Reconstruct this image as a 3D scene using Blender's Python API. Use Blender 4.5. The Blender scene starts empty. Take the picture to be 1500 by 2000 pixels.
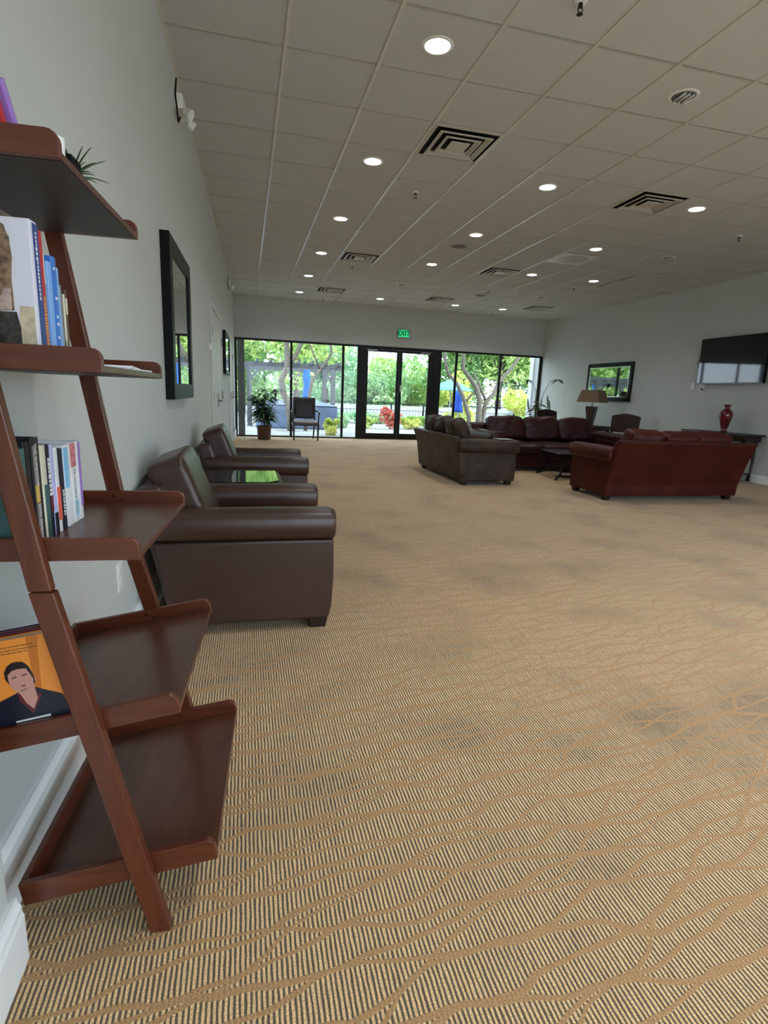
import bpy, math, random
import numpy as np
from mathutils import Matrix, Vector, Euler
R = math.radians
scene = bpy.context.scene
COL = scene.collection

# ------------------------------------------------------------------ camera
W_CAM = [[0.9698917771988592, -0.01186783355553149, 0.2432469836374894],
         [-0.2401559892761013, -0.21244613191174938, 0.9472020596739392],
         [0.0404356443853183, -0.9771007090174658, -0.2088998877470027]]
EYE_Z = 1.1567
cd = bpy.data.cameras.new('camera'); cam = bpy.data.objects.new('camera', cd); COL.objects.link(cam)
m = Matrix(W_CAM)
rot = Matrix([[m[i][0], -m[i][1], -m[i][2]] for i in range(3)])
cam.matrix_world = Matrix.Translation((0, 0, EYE_Z)) @ rot.to_4x4()
cd.sensor_fit = 'VERTICAL'; cd.sensor_height = 36.0
cd.lens = 36.0 * 1070.88 / 2000.0
cd.clip_start = 0.02; cd.clip_end = 300
scene.camera = cam

# ------------------------------------------------------------------ light and exposure
vs = scene.view_settings
vs.view_transform = 'Standard'; vs.look = 'None'; vs.gamma = 1.0
try: vs.use_curve_mapping = False
except Exception: pass
vs.exposure = -0.32
SKY = 6.8
world = bpy.data.worlds.new('overcast_sky'); scene.world = world; world.use_nodes = True
bg = world.node_tree.nodes['Background']
bg.inputs[0].default_value = (0.74, 0.88, 1.0, 1); bg.inputs[1].default_value = SKY
sd = bpy.data.lights.new('sun', 'SUN'); sd.energy = 4.0; sd.angle = R(8); sd.color = (1, .95, .85)
so = bpy.data.objects.new('sun', sd); COL.objects.link(so); so.rotation_euler = (R(38), R(28), 0)
LAMP_W = 4.0
NEAR_W = 7.5  # unseen rows added over the foreground, stronger than the visible ones to brighten it
try:
    cy = scene.cycles
    cy.max_bounces = 8; cy.diffuse_bounces = 5; cy.glossy_bounces = 4; cy.transparent_max_bounces = 12
    cy.use_denoising = True; cy.caustics_reflective = False; cy.caustics_refractive = False
    cy.sample_clamp_indirect = 6.0
except Exception: pass
def portal(loc, rot_e, sx, sy):
    d = bpy.data.lights.new('window_portal', 'AREA'); d.shape = 'RECTANGLE'; d.size = sx; d.size_y = sy
    d.cycles.is_portal = True
    o = bpy.data.objects.new('window_portal', d); COL.objects.link(o); o.location = loc; o.rotation_euler = rot_e
    return o

# room numbers (metres)
ZC = 3.294; YF = 14.26; XR = 8.026; WA = -0.5516; WB = 0.0219; YB = -1.7
TX, TY, TS = 1.1888, 3.769, 0.6096            # a downlight column, a row, the tile size
def wall_x(y): return WA + WB * y
portal((3.9, YF + .12, 1.2), (R(-90), 0, 0), 8.2, 2.4)
portal((4.0, YB - .13, 1.25), (R(90), 0, 0), 7.6, 2.3)
portal((XR + .17, .1, 1.25), (0, R(90), 0), 2.3, 3.0)

# ------------------------------------------------------------------ materials
MATS = {}
def sock(n, names):
    for k in names:
        if k in n.inputs: return n.inputs[k]
def pm(name, col, rough=.5, metal=0., bump=None, var=None, coat=0., emit=None, spec=None, sheen=0., alpha=None, vscale=(1, 1, 1), trans=0.):
    """bump=(scale,strength,detail); var=(scale,amount)"""
    if name in MATS: return MATS[name]
    mt = bpy.data.materials.new(name); mt.use_nodes = True; MATS[name] = mt
    nt = mt.node_tree; N = nt.nodes; L = nt.links; b = N['Principled BSDF']
    b.inputs['Base Color'].default_value = (*col, 1); b.inputs['Roughness'].default_value = rough
    b.inputs['Metallic'].default_value = metal
    if coat: sock(b, ['Coat Weight', 'Clearcoat']).default_value = coat; sock(b, ['Coat Roughness']).default_value = .12
    if spec is not None: sock(b, ['Specular IOR Level', 'Specular']).default_value = spec
    if sheen: sock(b, ['Sheen Weight', 'Sheen']).default_value = sheen
    if emit: sock(b, ['Emission Color', 'Emission']).default_value = (*emit[0], 1); b.inputs['Emission Strength'].default_value = emit[1]
    if var or bump:
        tc = N.new('ShaderNodeTexCoord'); mp = N.new('ShaderNodeMapping'); mp.inputs['Scale'].default_value = vscale
        L.new(tc.outputs['Object'], mp.inputs['Vector'])
    if var:
        nz = N.new('ShaderNodeTexNoise'); nz.inputs['Scale'].default_value = var[0]; nz.inputs['Detail'].default_value = 5
        L.new(mp.outputs[0], nz.inputs['Vector'])
        rp = N.new('ShaderNodeValToRGB'); e = rp.color_ramp.elements
        e[0].position = .3; e[1].position = .72
        a = var[1]
        e[0].color = (*[max(0, c * (1 - a)) for c in col], 1); e[1].color = (*[min(1, c * (1 + a)) for c in col], 1)
        L.new(nz.outputs['Fac'], rp.inputs[0]); L.new(rp.outputs[0], b.inputs['Base Color'])
    if bump:
        nb = N.new('ShaderNodeTexNoise'); nb.inputs['Scale'].default_value = bump[0]; nb.inputs['Detail'].default_value = bump[2] if len(bump) > 2 else 3
        L.new(mp.outputs[0], nb.inputs['Vector'])
        bp = N.new('ShaderNodeBump'); bp.inputs['Strength'].default_value = bump[1]; bp.inputs['Distance'].default_value = .02
        L.new(nb.outputs['Fac'], bp.inputs['Height']); L.new(bp.outputs[0], b.inputs['Normal'])
    return mt

def wood(name, base, dark, rough=.32, coat=.4, scale=(1.2, 14, 14), rot_z=0):
    if name in MATS: return MATS[name]
    mt = bpy.data.materials.new(name); mt.use_nodes = True; MATS[name] = mt
    nt = mt.node_tree; N = nt.nodes; L = nt.links; b = N['Principled BSDF']
    tc = N.new('ShaderNodeTexCoord'); mp = N.new('ShaderNodeMapping'); mp.inputs['Scale'].default_value = scale
    mp.inputs['Rotation'].default_value = (0, 0, rot_z)
    L.new(tc.outputs['Object'], mp.inputs['Vector'])
    nz = N.new('ShaderNodeTexNoise'); nz.inputs['Scale'].default_value = 3.0; nz.inputs['Detail'].default_value = 6; nz.inputs['Distortion'].default_value = 1.2
    L.new(mp.outputs[0], nz.inputs['Vector'])
    rp = N.new('ShaderNodeValToRGB'); e = rp.color_ramp.elements; e[0].position = .32; e[1].position = .7
    e[0].color = (*dark, 1); e[1].color = (*base, 1)
    L.new(nz.outputs['Fac'], rp.inputs[0]); L.new(rp.outputs[0], b.inputs['Base Color'])
    b.inputs['Roughness'].default_value = rough
    sock(b, ['Coat Weight']).default_value = coat; sock(b, ['Coat Roughness']).default_value = .22
    bp = N.new('ShaderNodeBump'); bp.inputs['Strength'].default_value = .06; bp.inputs['Distance'].default_value = .01
    L.new(nz.outputs['Fac'], bp.inputs['Height']); L.new(bp.outputs[0], b.inputs['Normal'])
    return mt

def leather(name, col, rough=.36, wr=.35, worn=0.25, sp=.32):
    if name in MATS: return MATS[name]
    mt = bpy.data.materials.new(name); mt.use_nodes = True; MATS[name] = mt
    nt = mt.node_tree; N = nt.nodes; L = nt.links; b = N['Principled BSDF']
    tc = N.new('ShaderNodeTexCoord')
    n1 = N.new('ShaderNodeTexNoise'); n1.inputs['Scale'].default_value = 3.5; n1.inputs['Detail'].default_value = 6; n1.inputs['Distortion'].default_value = .6
    n2 = N.new('ShaderNodeTexVoronoi'); n2.inputs['Scale'].default_value = 260
    L.new(tc.outputs['Object'], n1.inputs['Vector']); L.new(tc.outputs['Object'], n2.inputs['Vector'])
    rp = N.new('ShaderNodeValToRGB'); e = rp.color_ramp.elements; e[0].position = .3; e[1].position = .75
    e[0].color = (*[c * (1 - worn) for c in col], 1); e[1].color = (*[c * (1 + worn) for c in col], 1)
    L.new(n1.outputs['Fac'], rp.inputs[0]); L.new(rp.outputs[0], b.inputs['Base Color'])
    rr = N.new('ShaderNodeMapRange'); rr.inputs[3].default_value = rough - .03; rr.inputs[4].default_value = rough + .05
    L.new(n1.outputs['Fac'], rr.inputs[0]); L.new(rr.outputs[0], b.inputs['Roughness'])
    sock(b, ['Specular IOR Level']).default_value = sp
    b1 = N.new('ShaderNodeBump'); b1.inputs['Strength'].default_value = wr; b1.inputs['Distance'].default_value = .03
    L.new(n1.outputs['Fac'], b1.inputs['Height'])
    b2 = N.new('ShaderNodeBump'); b2.inputs['Strength'].default_value = .08; b2.inputs['Distance'].default_value = .002
    L.new(n2.outputs['Distance'], b2.inputs['Height']); L.new(b1.outputs[0], b2.inputs['Normal']); L.new(b2.outputs[0], b.inputs['Normal'])
    return mt

def glass_pane():
    mt = bpy.data.materials.new('window_glass'); mt.use_nodes = True
    nt = mt.node_tree; N = nt.nodes; L = nt.links
    for n in list(N): N.remove(n)
    out = N.new('ShaderNodeOutputMaterial'); mx = N.new('ShaderNodeMixShader'); tr = N.new('ShaderNodeBsdfTransparent'); gl = N.new('ShaderNodeBsdfGlossy')
    fr = N.new('ShaderNodeFresnel'); ge = N.new('ShaderNodeNewGeometry'); mr = N.new('ShaderNodeMapRange'); mr.inputs[3].default_value = 1.45; mr.inputs[4].default_value = 1 / 1.45
    L.new(ge.outputs['Backfacing'], mr.inputs[0]); L.new(mr.outputs[0], fr.inputs[0])   # the same reflectance on both faces of a thin pane
    tr.inputs[0].default_value = (.97, .98, .98, 1); gl.inputs['Roughness'].default_value = .02
    hf = N.new('ShaderNodeMath'); hf.operation = 'MULTIPLY'; hf.inputs[1].default_value = .5   # reflection of each face halved to weaken the haze on the panes
    L.new(fr.outputs[0], hf.inputs[0]); L.new(hf.outputs[0], mx.inputs[0]); L.new(tr.outputs[0], mx.inputs[1]); L.new(gl.outputs[0], mx.inputs[2]); L.new(mx.outputs[0], out.inputs[0])
    return mt
GLASS = glass_pane()

def math_node(nt, op, a, b=None, c=None):
    n = nt.nodes.new('ShaderNodeMath'); n.operation = op
    for i, v in enumerate((a, b, c)):
        if v is None: continue
        if isinstance(v, (int, float)): n.inputs[i].default_value = v
        else: nt.links.new(v, n.inputs[i])
    return n.outputs[0]

def carpet_mat():
    mt = bpy.data.materials.new('ribbed_carpet'); mt.use_nodes = True
    nt = mt.node_tree; N = nt.nodes; L = nt.links; b = N['Principled BSDF']
    tc = N.new('ShaderNodeTexCoord'); sp = N.new('ShaderNodeSeparateXYZ'); L.new(tc.outputs['Object'], sp.inputs[0])
    x, y = sp.outputs[0], sp.outputs[1]
    M = lambda op, a, b_=None, c=None: math_node(nt, op, a, b_, c)
    def noise(scale, detail=2, vs_=(1, 1, 1), off=(0, 0, 0)):
        mp = N.new('ShaderNodeMapping'); mp.inputs['Scale'].default_value = vs_; mp.inputs['Location'].default_value = off
        L.new(tc.outputs['Object'], mp.inputs[0])
        n = N.new('ShaderNodeTexNoise'); n.inputs['Scale'].default_value = scale; n.inputs['Detail'].default_value = detail
        L.new(mp.outputs[0], n.inputs['Vector']); return n.outputs['Fac']
    # ribs along Y, 11 mm apart, slightly ragged
    wob = M('MULTIPLY', M('SUBTRACT', noise(90, 1, (1, .25, 1)), .5), .0042)
    xs = M('MULTIPLY', M('ADD', x, wob), 2 * math.pi / .0104)
    rib = M('MULTIPLY_ADD', M('SINE', xs), .5, .5)
    ribr = N.new('ShaderNodeMapRange'); ribr.interpolation_type = 'SMOOTHSTEP'; ribr.inputs[1].default_value = .20; ribr.inputs[2].default_value = .70
    L.new(rib, ribr.inputs[0]); rib = ribr.outputs[0]
    # meandering cords crossing the ribs
    def cords(ax, per, amp, sc, off, w):
        warp = M('MULTIPLY', M('SUBTRACT', noise(sc, 1.5, (1, 1.3, 1), off), .5), amp)
        f = M('DIVIDE', M('ADD', M('MULTIPLY_ADD', x, ax, y), warp), per)
        d = M('ADD', M('ABSOLUTE', M('SUBTRACT', M('FRACT', f), .5)), M('MULTIPLY', M('SUBTRACT', noise(70, 2), .5), .05))
        mr = N.new('ShaderNodeMapRange'); mr.interpolation_type = 'SMOOTHSTEP'
        mr.inputs[1].default_value = w; mr.inputs[2].default_value = w * .55; mr.inputs[3].default_value = 0; mr.inputs[4].default_value = 1
        L.new(d, mr.inputs[0]); return mr.outputs[0]
    c1 = cords(-.24, .088, .135, 3.6, (3, 1, 0), .092)
    c2 = cords(.06, .105, .17, 3.0, (11, 7, 0), .072)
    c3 = cords(-.5, .26, .30, 2.2, (5, 19, 0), .024)
    cord = M('MAXIMUM', M('MAXIMUM', c1, c2), c3)
    speck = noise(300, 3)
    def mix(f, A, B):
        mx = N.new('ShaderNodeMix'); mx.data_type = 'RGBA'
        if isinstance(f, (int, float)): mx.inputs[0].default_value = f
        else: L.new(f, mx.inputs[0])
        for i, v in ((6, A), (7, B)):
            if isinstance(v, tuple): mx.inputs[i].default_value = (*v, 1)
            else: L.new(v, mx.inputs[i])
        return mx.outputs[2]
    st = N.new('ShaderNodeMapRange'); st.inputs[1].default_value = .50; st.inputs[2].default_value = .72; L.new(noise(1.7, 5, (1, 1, 1), (2.3, 4.1, 0)), st.inputs[0])
    dark = mix(st.outputs[0], CARPET[1], CARPET[3])
    light = mix(st.outputs[0], CARPET[0], tuple(c * .62 for c in CARPET[0]))
    c = mix(rib, dark, light)
    c = mix(cord, c, CARPET[2])
    sv = N.new('ShaderNodeMapRange'); sv.inputs[1].default_value = .3; sv.inputs[2].default_value = .7; sv.inputs[3].default_value = .58; sv.inputs[4].default_value = 1.36; L.new(speck, sv.inputs[0])
    hs = N.new('ShaderNodeHueSaturation'); L.new(c, hs.inputs['Color']); L.new(sv.outputs[0], hs.inputs['Value'])
    L.new(hs.outputs[0], b.inputs['Base Color'])
    b.inputs['Roughness'].default_value = .9; sock(b, ['Sheen Weight']).default_value = .15; sock(b, ['Specular IOR Level']).default_value = .3
    h = M('ADD', M('MULTIPLY', rib, .6), M('ADD', M('MULTIPLY', cord, .5), M('MULTIPLY', speck, .4)))
    bp = N.new('ShaderNodeBump'); bp.inputs['Strength'].default_value = .35; bp.inputs['Distance'].default_value = .004
    L.new(h, bp.inputs['Height']); L.new(bp.outputs[0], b.inputs['Normal'])
    return mt
CARPET = ((.74, .50, .255), (.115, .084, .056), (.425, .248, .112), (.072, .062, .054))

WALL = pm('sage_grey_wall_paint', (.54, .567, .556), .6, bump=(220, .05, 2), var=(1.3, .03))
TILE = pm('mineral_ceiling_tile', (.55, .565, .55), .95, bump=(320, .25, 3), var=(150, .06))
GRIDM = pm('white_grid_enamel', (.62, .61, .56), .22, spec=.6)
GRIDD = pm('grid_reveal_paint', (.40, .385, .35), .45)
TRIM = pm('white_trim_paint', (.84, .86, .87), .35)
BRONZE = pm('dark_bronze_aluminium', (.010, .010, .011), .45, 0., spec=.25)
DOORP = pm('painted_steel_door', (.58, .60, .58), .45)
CHROME = pm('brushed_steel', (.25, .24, .22), .3, 1.)
BLACK = pm('black_gloss_plastic', (.006, .006, .007), .12)
BLACKM = pm('black_matt', (.004, .004, .005), .6, spec=.15)
BLACKW = pm('black_lacquer_frame', (.004, .004, .005), .4, spec=.15)
WHITEP = pm('white_plastic', (.78, .78, .76), .4)
CHERRY = wood('dark_cherry_wood', (.125, .030, .011), (.075, .016, .006), .36, .10)
CHERRYV = wood('dark_cherry_wood_upright', (.125, .030, .011), (.075, .016, .006), .36, .10, (14, 14, 1.0))
CHERRYP = wood('cherry_shelf_board', (.100, .034, .018), (.066, .020, .010), .36, .25, (7, 1.5, 7))
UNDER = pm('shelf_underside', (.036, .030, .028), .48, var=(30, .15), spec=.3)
LEATH = leather('dark_brown_leather', (.046, .021, .015), .325, .10, .12, .5)
LEATHR = leather('oxblood_leather', (.058, .0085, .005), .42, .25, .3, .2)
LEATHM = leather('maroon_brown_leather', (.034, .0095, .009), .34, .5, .25, .28)
LEATHG = leather('aged_taupe_leather', (.044, .028, .020), .42, .95, .3, .16)
FOOTM = pm('dark_wood_foot', (.018, .010, .008), .4)
ESPR = wood('espresso_wood', (.012, .005, .004), (.006, .003, .002), .38, .12)
MIRROR = pm('mirror_glass', (.75, .78, .77), .015, 1.)
LEAFD = pm('dark_green_leaf', (.030, .075, .028), .4, var=(12, .35))
LEAFL = pm('bright_green_leaf', (.30, .46, .10), .6, var=(3, .4))
BARK = pm('pale_bark', (.125, .11, .09), .8, bump=(30, .4), var=(14, .25))
SOIL = pm('potting_soil', (.03, .02, .015), .9)

# ------------------------------------------------------------------ mesh helpers
class MB:
    def __init__(s, M=None): s.v = []; s.f = []; s.M = M or Matrix.Identity(4)
    def add(s, vs_, fs):
        n = len(s.v); s.v += [tuple(s.M @ Vector(p)) for p in vs_]; s.f += [tuple(n + i for i in f) for f in fs]; return s
    def box(s, x0, x1, y0, y1, z0, z1):
        return s.add([(x0, y0, z0), (x1, y0, z0), (x1, y1, z0), (x0, y1, z0), (x0, y0, z1), (x1, y0, z1), (x1, y1, z1), (x0, y1, z1)],
                     [(0, 3, 2, 1), (4, 5, 6, 7), (0, 1, 5, 4), (1, 2, 6, 5), (2, 3, 7, 6), (3, 0, 4, 7)])
    def hexa(s, lo, hi):   # two quads (4 points each), lo below hi
        return s.add(list(lo) + list(hi), [(0, 3, 2, 1), (4, 5, 6, 7), (0, 1, 5, 4), (1, 2, 6, 5), (2, 3, 7, 6), (3, 0, 4, 7)])
    def prism(s, poly, axis, a, b):
        def P(p, t): return {'x': (t, p[0], p[1]), 'y': (p[0], t, p[1]), 'z': (p[0], p[1], t)}[axis]
        n = len(poly); vs_ = [P(p, a) for p in poly] + [P(p, b) for p in poly]
        area = sum(poly[i][0] * poly[(i + 1) % n][1] - poly[(i + 1) % n][0] * poly[i][1] for i in range(n))
        flip = (area > 0) ^ (axis == 'y') ^ (b < a)
        lo = tuple(range(n)); hi = tuple(range(n, 2 * n))
        side = [(i, (i + 1) % n, n + (i + 1) % n, n + i) for i in range(n)]
        fs = [lo[::-1], hi] + side if flip else [lo, hi[::-1]] + [q[::-1] for q in side]
        return s.add(vs_, fs)
    def tube(s, pts, rs, n=10, caps=True):
        pts = [Vector(p) for p in pts]
        if isinstance(rs, (int, float)): rs = [rs] * len(pts)
        vs_ = []; prev = None
        for i, p in enumerate(pts):
            t = (pts[min(i + 1, len(pts) - 1)] - pts[max(i - 1, 0)]).normalized()
            if prev is None:
                a = Vector((0, 0, 1)) if abs(t.z) < .9 else Vector((1, 0, 0)); u = t.cross(a).normalized()
            else: u = (prev - t * prev.dot(t)).normalized()
            prev = u; w = t.cross(u)
            for k in range(n):
                an = 2 * math.pi * k / n; vs_.append(p + (u * math.cos(an) + w * math.sin(an)) * rs[i])
        fs = []
        for i in range(len(pts) - 1):
            for k in range(n):
                a = i * n + k; b = i * n + (k + 1) % n; fs.append((a, b, b + n, a + n))
        if caps: fs.append(tuple(range(n))[::-1]); fs.append(tuple(range((len(pts) - 1) * n, len(pts) * n)))
        return s.add(vs_, fs)
    def lathe(s, prof, c=(0, 0, 0), n=24):
        vs_ = []
        for r, z in prof:
            for k in range(n):
                an = 2 * math.pi * k / n; vs_.append((c[0] + r * math.cos(an), c[1] + r * math.sin(an), c[2] + z))
        fs = []
        for i in range(len(prof) - 1):
            for k in range(n):
                a = i * n + k; b = i * n + (k + 1) % n; fs.append((a, b, b + n, a + n))
        fs.append(tuple(range(n))[::-1]); fs.append(tuple(range((len(prof) - 1) * n, len(prof) * n)))
        return s.add(vs_, fs)
    def cushion(s, c, h, n=5, puff=.25, ax=2, noise=0., seed=0, k=12, lift=None):
        rnd = random.Random(seed); ph = [rnd.uniform(0, 6.28) for _ in range(12)]; fr = [rnd.uniform(1.5, 5) for _ in range(12)]
        idx = {}; vs_ = []; fs = []
        def vid(i, j, l):
            key = (i, j, l)
            if key in idx: return idx[key]
            p = [2 * i / k - 1, 2 * j / k - 1, 2 * l / k - 1]
            p = [math.copysign(abs(q) ** .8, q) for q in p]
            nn = sum(abs(q) ** n for q in p) ** (1 / n)
            q = [a / nn for a in p]
            o = [a for a in range(3) if a != ax]
            e = max(abs(q[o[0]]), abs(q[o[1]]))
            q[ax] *= 1 - puff * e ** 3
            P = [c[a] + q[a] * h[a] for a in range(3)]
            if noise:
                w = sum(math.sin(fr[a] * 3 * q[a % 3] + fr[a + 3] * 2 * q[(a + 1) % 3] + ph[a]) for a in range(6)) / 6
                P[ax] += noise * w; P[o[0]] += noise * .5 * math.sin(5 * q[o[1]] + ph[7]); P[o[1]] += noise * .5 * math.sin(4 * q[o[0]] + ph[8])
            idx[key] = len(vs_); vs_.append(tuple(P)); return idx[key]
        for a in range(3):
            for sd_ in (0, k):
                for i in range(k):
                    for j in range(k):
                        q = []
                        for (u, w) in ((i, j), (i + 1, j), (i + 1, j + 1), (i, j + 1)):
                            t = [0, 0, 0]; t[a] = sd_; t[(a + 1) % 3] = u; t[(a + 2) % 3] = w; q.append(vid(*t))
                        fs.append(tuple(q) if sd_ else tuple(q[::-1]))
        return s.add(vs_, fs)
    def build(s, name, mat, parent=None, bevel=0., smooth=False, seg=2, auto=None):
        me = bpy.data.meshes.new(name); me.from_pydata(s.v, [], s.f); me.materials.append(mat); me.validate()
        if smooth:
            me.polygons.foreach_set('use_smooth', [True] * len(me.polygons))
            if auto: me.set_sharp_from_angle(angle=R(auto))
        me.update()
        o = bpy.data.objects.new(name, me); COL.objects.link(o)
        if parent: o.parent = parent
        if bevel:
            md = o.modifiers.new('bevel', 'BEVEL'); md.width = bevel; md.segments = seg; md.limit_method = 'ANGLE'; md.angle_limit = R(35)
        return o

def thing(name, label, cat, loc=(0, 0, 0), rz=0., group=None, rot=None):
    o = bpy.data.objects.new(name, None); COL.objects.link(o); o.location = loc
    o.rotation_euler = rot if rot else (0, 0, rz)
    o.empty_display_size = .05
    o['label'] = label; o['category'] = cat
    if group: o['group'] = group
    return o
def tag(o, label, cat, group=None, kind=None):
    o['label'] = label; o['category'] = cat
    if group: o['group'] = group
    if kind: o['kind'] = kind
    return o
def struct(o): o['kind'] = 'structure'; return o
def dup(root, loc=None, rz=None, label=None, group=None):
    def cp(o, par):
        c = o.copy(); COL.objects.link(c); c.parent = par
        for ch in o.children: cp(ch, c)
        return c
    kids = list(root.children); r = root.copy(); COL.objects.link(r)
    for ch in kids: cp(ch, r)
    if loc is not None: r.location = loc
    if rz is not None: r.rotation_euler = (0, 0, rz)
    if label: r['label'] = label
    if group: r['group'] = group
    return r
def text(body, M, size, mat, parent, name='lettering', extrude=.0004, sx=1., bold=0.):
    cu = bpy.data.curves.new(name, 'FONT'); cu.body = body; cu.size = size; cu.extrude = extrude; cu.offset = bold; cu.align_x = 'CENTER'; cu.align_y = 'CENTER'
    cu.materials.append(mat); cu.resolution_u = 3
    tmp = bpy.data.objects.new(name, cu); me = bpy.data.meshes.new_from_object(tmp); me.name = name
    bpy.data.objects.remove(tmp); bpy.data.curves.remove(cu)
    o = bpy.data.objects.new(name, me); COL.objects.link(o); o.parent = parent
    o.matrix_local = M @ Matrix.Diagonal((sx, 1, 1, 1)); return o

# ------------------------------------------------------------------ the room
def wallseg(y0, y1, off0, off1, z0, z1):   # a slab following the slightly turned left wall
    return [(wall_x(y0) + off0, y0, z0), (wall_x(y0) + off1, y0, z0), (wall_x(y1) + off1, y1, z0), (wall_x(y1) + off0, y1, z0)], \
           [(wall_x(y0) + off0, y0, z1), (wall_x(y0) + off1, y0, z1), (wall_x(y1) + off1, y1, z1), (wall_x(y1) + off0, y1, z1)]
b = MB(); b.box(-1.0, XR + .2, YB - .2, YF + .1, -.12, 0); struct(b.build('floor', carpet_mat()))
b = MB(); b.box(-1.0, XR + .2, YB - .2, YF + .1, ZC, ZC + .15); struct(b.build('ceiling', TILE))
b = MB()
for i in range(-2, 12):
    x = TX + (i + .5) * TS
    if x > XR: continue
    b.box(x - .012, x + .012, max(YB, (wall_x(0) - x > 0) and YB or YB), YF, ZC - .006, ZC)
g1 = b.build('trim_1', GRIDM, bevel=.001); struct(g1)
b = MB()
for j in range(-12, 18):
    y = TY + (j + .5) * TS
    if YB < y < YF: b.box(-.9, XR, y - .011, y + .011, ZC - .0035, ZC)
struct(b.build('trim_2', GRIDD))
b = MB(); b.hexa(*wallseg(YB - .2, YF + .1, -.35, 0, -.12, ZC)); struct(b.build('wall_left', WALL))
b = MB(); b.box(-.75, -.462, YB, 1.035, 0, ZC); struct(b.build('wall_near', WALL, bevel=.006))
b = MB(); b.box(XR, XR + .2, 1.6, YF + .1, -.12, ZC); b.box(XR, XR + .2, YB - .2, -1.4, -.12, ZC); b.box(XR, XR + .2, -1.4, 1.6, -.12, .10); b.box(XR, XR + .2, -1.4, 1.6, 2.4, ZC); struct(b.build('wall_right', WALL))
for k in range(4):  # unseen side windows, added and sized to brighten the near floor and left wall
    y0 = -1.4 + k * .75; y1 = y0 + .75; bb = MB()
    bb.box(XR + .05, XR + .15, y0, y0 + .04, .10, 2.40); bb.box(XR + .05, XR + .15, y1 - .04, y1, .10, 2.40); bb.box(XR + .05, XR + .15, y0 + .04, y1 - .04, .10, .14); bb.box(XR + .05, XR + .15, y0 + .04, y1 - .04, 2.36, 2.40)
    o = bb.build('window_%d' % (k + 11), BRONZE); struct(o)
    g = MB(); g.box(XR + .095, XR + .103, y0 + .036, y1 - .036, .136, 2.364); g.build('pane', GLASS, o)
b = MB(); b.box(-.6, XR, YF, YF + .12, 2.375, ZC); struct(b.build('wall_far', WALL))
b = MB(); b.box(-.6, XR + .0, YB - .15, YB, 0, .1); b.box(-.6, XR, YB - .15, YB, 2.4, ZC); b.box(-.6, .2, YB - .15, YB, .1, 2.4); b.box(7.8, XR, YB - .15, YB, .1, 2.4)
struct(b.build('wall_back', WALL))
# wall angle along the ceiling edge
b = MB(); b.hexa(*wallseg(1.0, YF, 0, .02, ZC - .012, ZC)); b.box(XR - .02, XR, YB, YF, ZC - .012, ZC); b.box(-.3, XR, YF - .02, YF, ZC - .012, ZC)
struct(b.build('trim_3', GRIDM))
# baseboards with a stepped top
def base_profile(bb, M, L0, L1, h=.150):
    pr = [(0, 0), (.019, 0), (.019, h - .045), (.016, h - .035), (.016, h - .022), (.010, h - .012), (.008, h), (0, h)]
    bb.M = M; bb.prism(pr, 'y', L0, L1); bb.M = Matrix.Identity(4)
ang = -math.atan(WB)
b = MB(); Mw = Matrix.Translation((WA, 0, 0)) @ Matrix.Rotation(ang, 4, 'Z')
base_profile(b, Mw, 1.02, 7.12, .168); base_profile(b, Mw, 9.12, 11.2, .168); base_profile(b, Mw, 13.0, YF, .168)
struct(b.build('baseboard_left', TRIM))
b = MB(); base_profile(b, Matrix.Translation((-.462, 0, 0)), YB, 1.047, .150)
struct(b.build('baseboard_near', TRIM))
b = MB(); M180 = Matrix.Translation((XR, 0, 0)) @ Matrix.Rotation(math.pi, 4, 'Z'); base_profile(b, M180, -YF, -YB, .13)
struct(b.build('baseboard_right', TRIM))

# far glazing -------------------------------------------------------
def frame_rect(x0, x1, z0, z1, w=.05, y0=YF, y1=YF + .05, wl=None, wr=None, wb=None, wt=None):
    bb = MB(); wl = w if wl is None else wl; wr = w if wr is None else wr; wb = w if wb is None else wb; wt = w if wt is None else wt
    bb.box(x0, x0 + wl, y0, y1, z0, z1); bb.box(x1 - wr, x1, y0, y1, z0, z1)
    bb.box(x0 + wl, x1 - wr, y0, y1, z0, z0 + wb); bb.box(x0 + wl, x1 - wr, y0, y1, z1 - wt, z1)
    return bb
bays = [(-.24, 1.125, .055, .03), (1.125, 2.43, .03, .03), (2.43, 2.84, .03, .04), (5.03, 5.49, .04, .03), (5.49, 6.77, .03, .03), (6.77, XR, .03, .075)]
for k, (x0, x1, wl, wr) in enumerate(bays):
    o = frame_rect(x0, x1, 0, 2.375, wl=wl, wr=wr, wb=.035, wt=.05).build('window_%d' % (k + 1), BRONZE, bevel=.003); struct(o)
    g = MB(); g.box(x0 + wl - .004, x1 - wr + .004, YF + .020, YF + .027, .03, 2.33); g.build('pane', GLASS, o)
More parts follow.
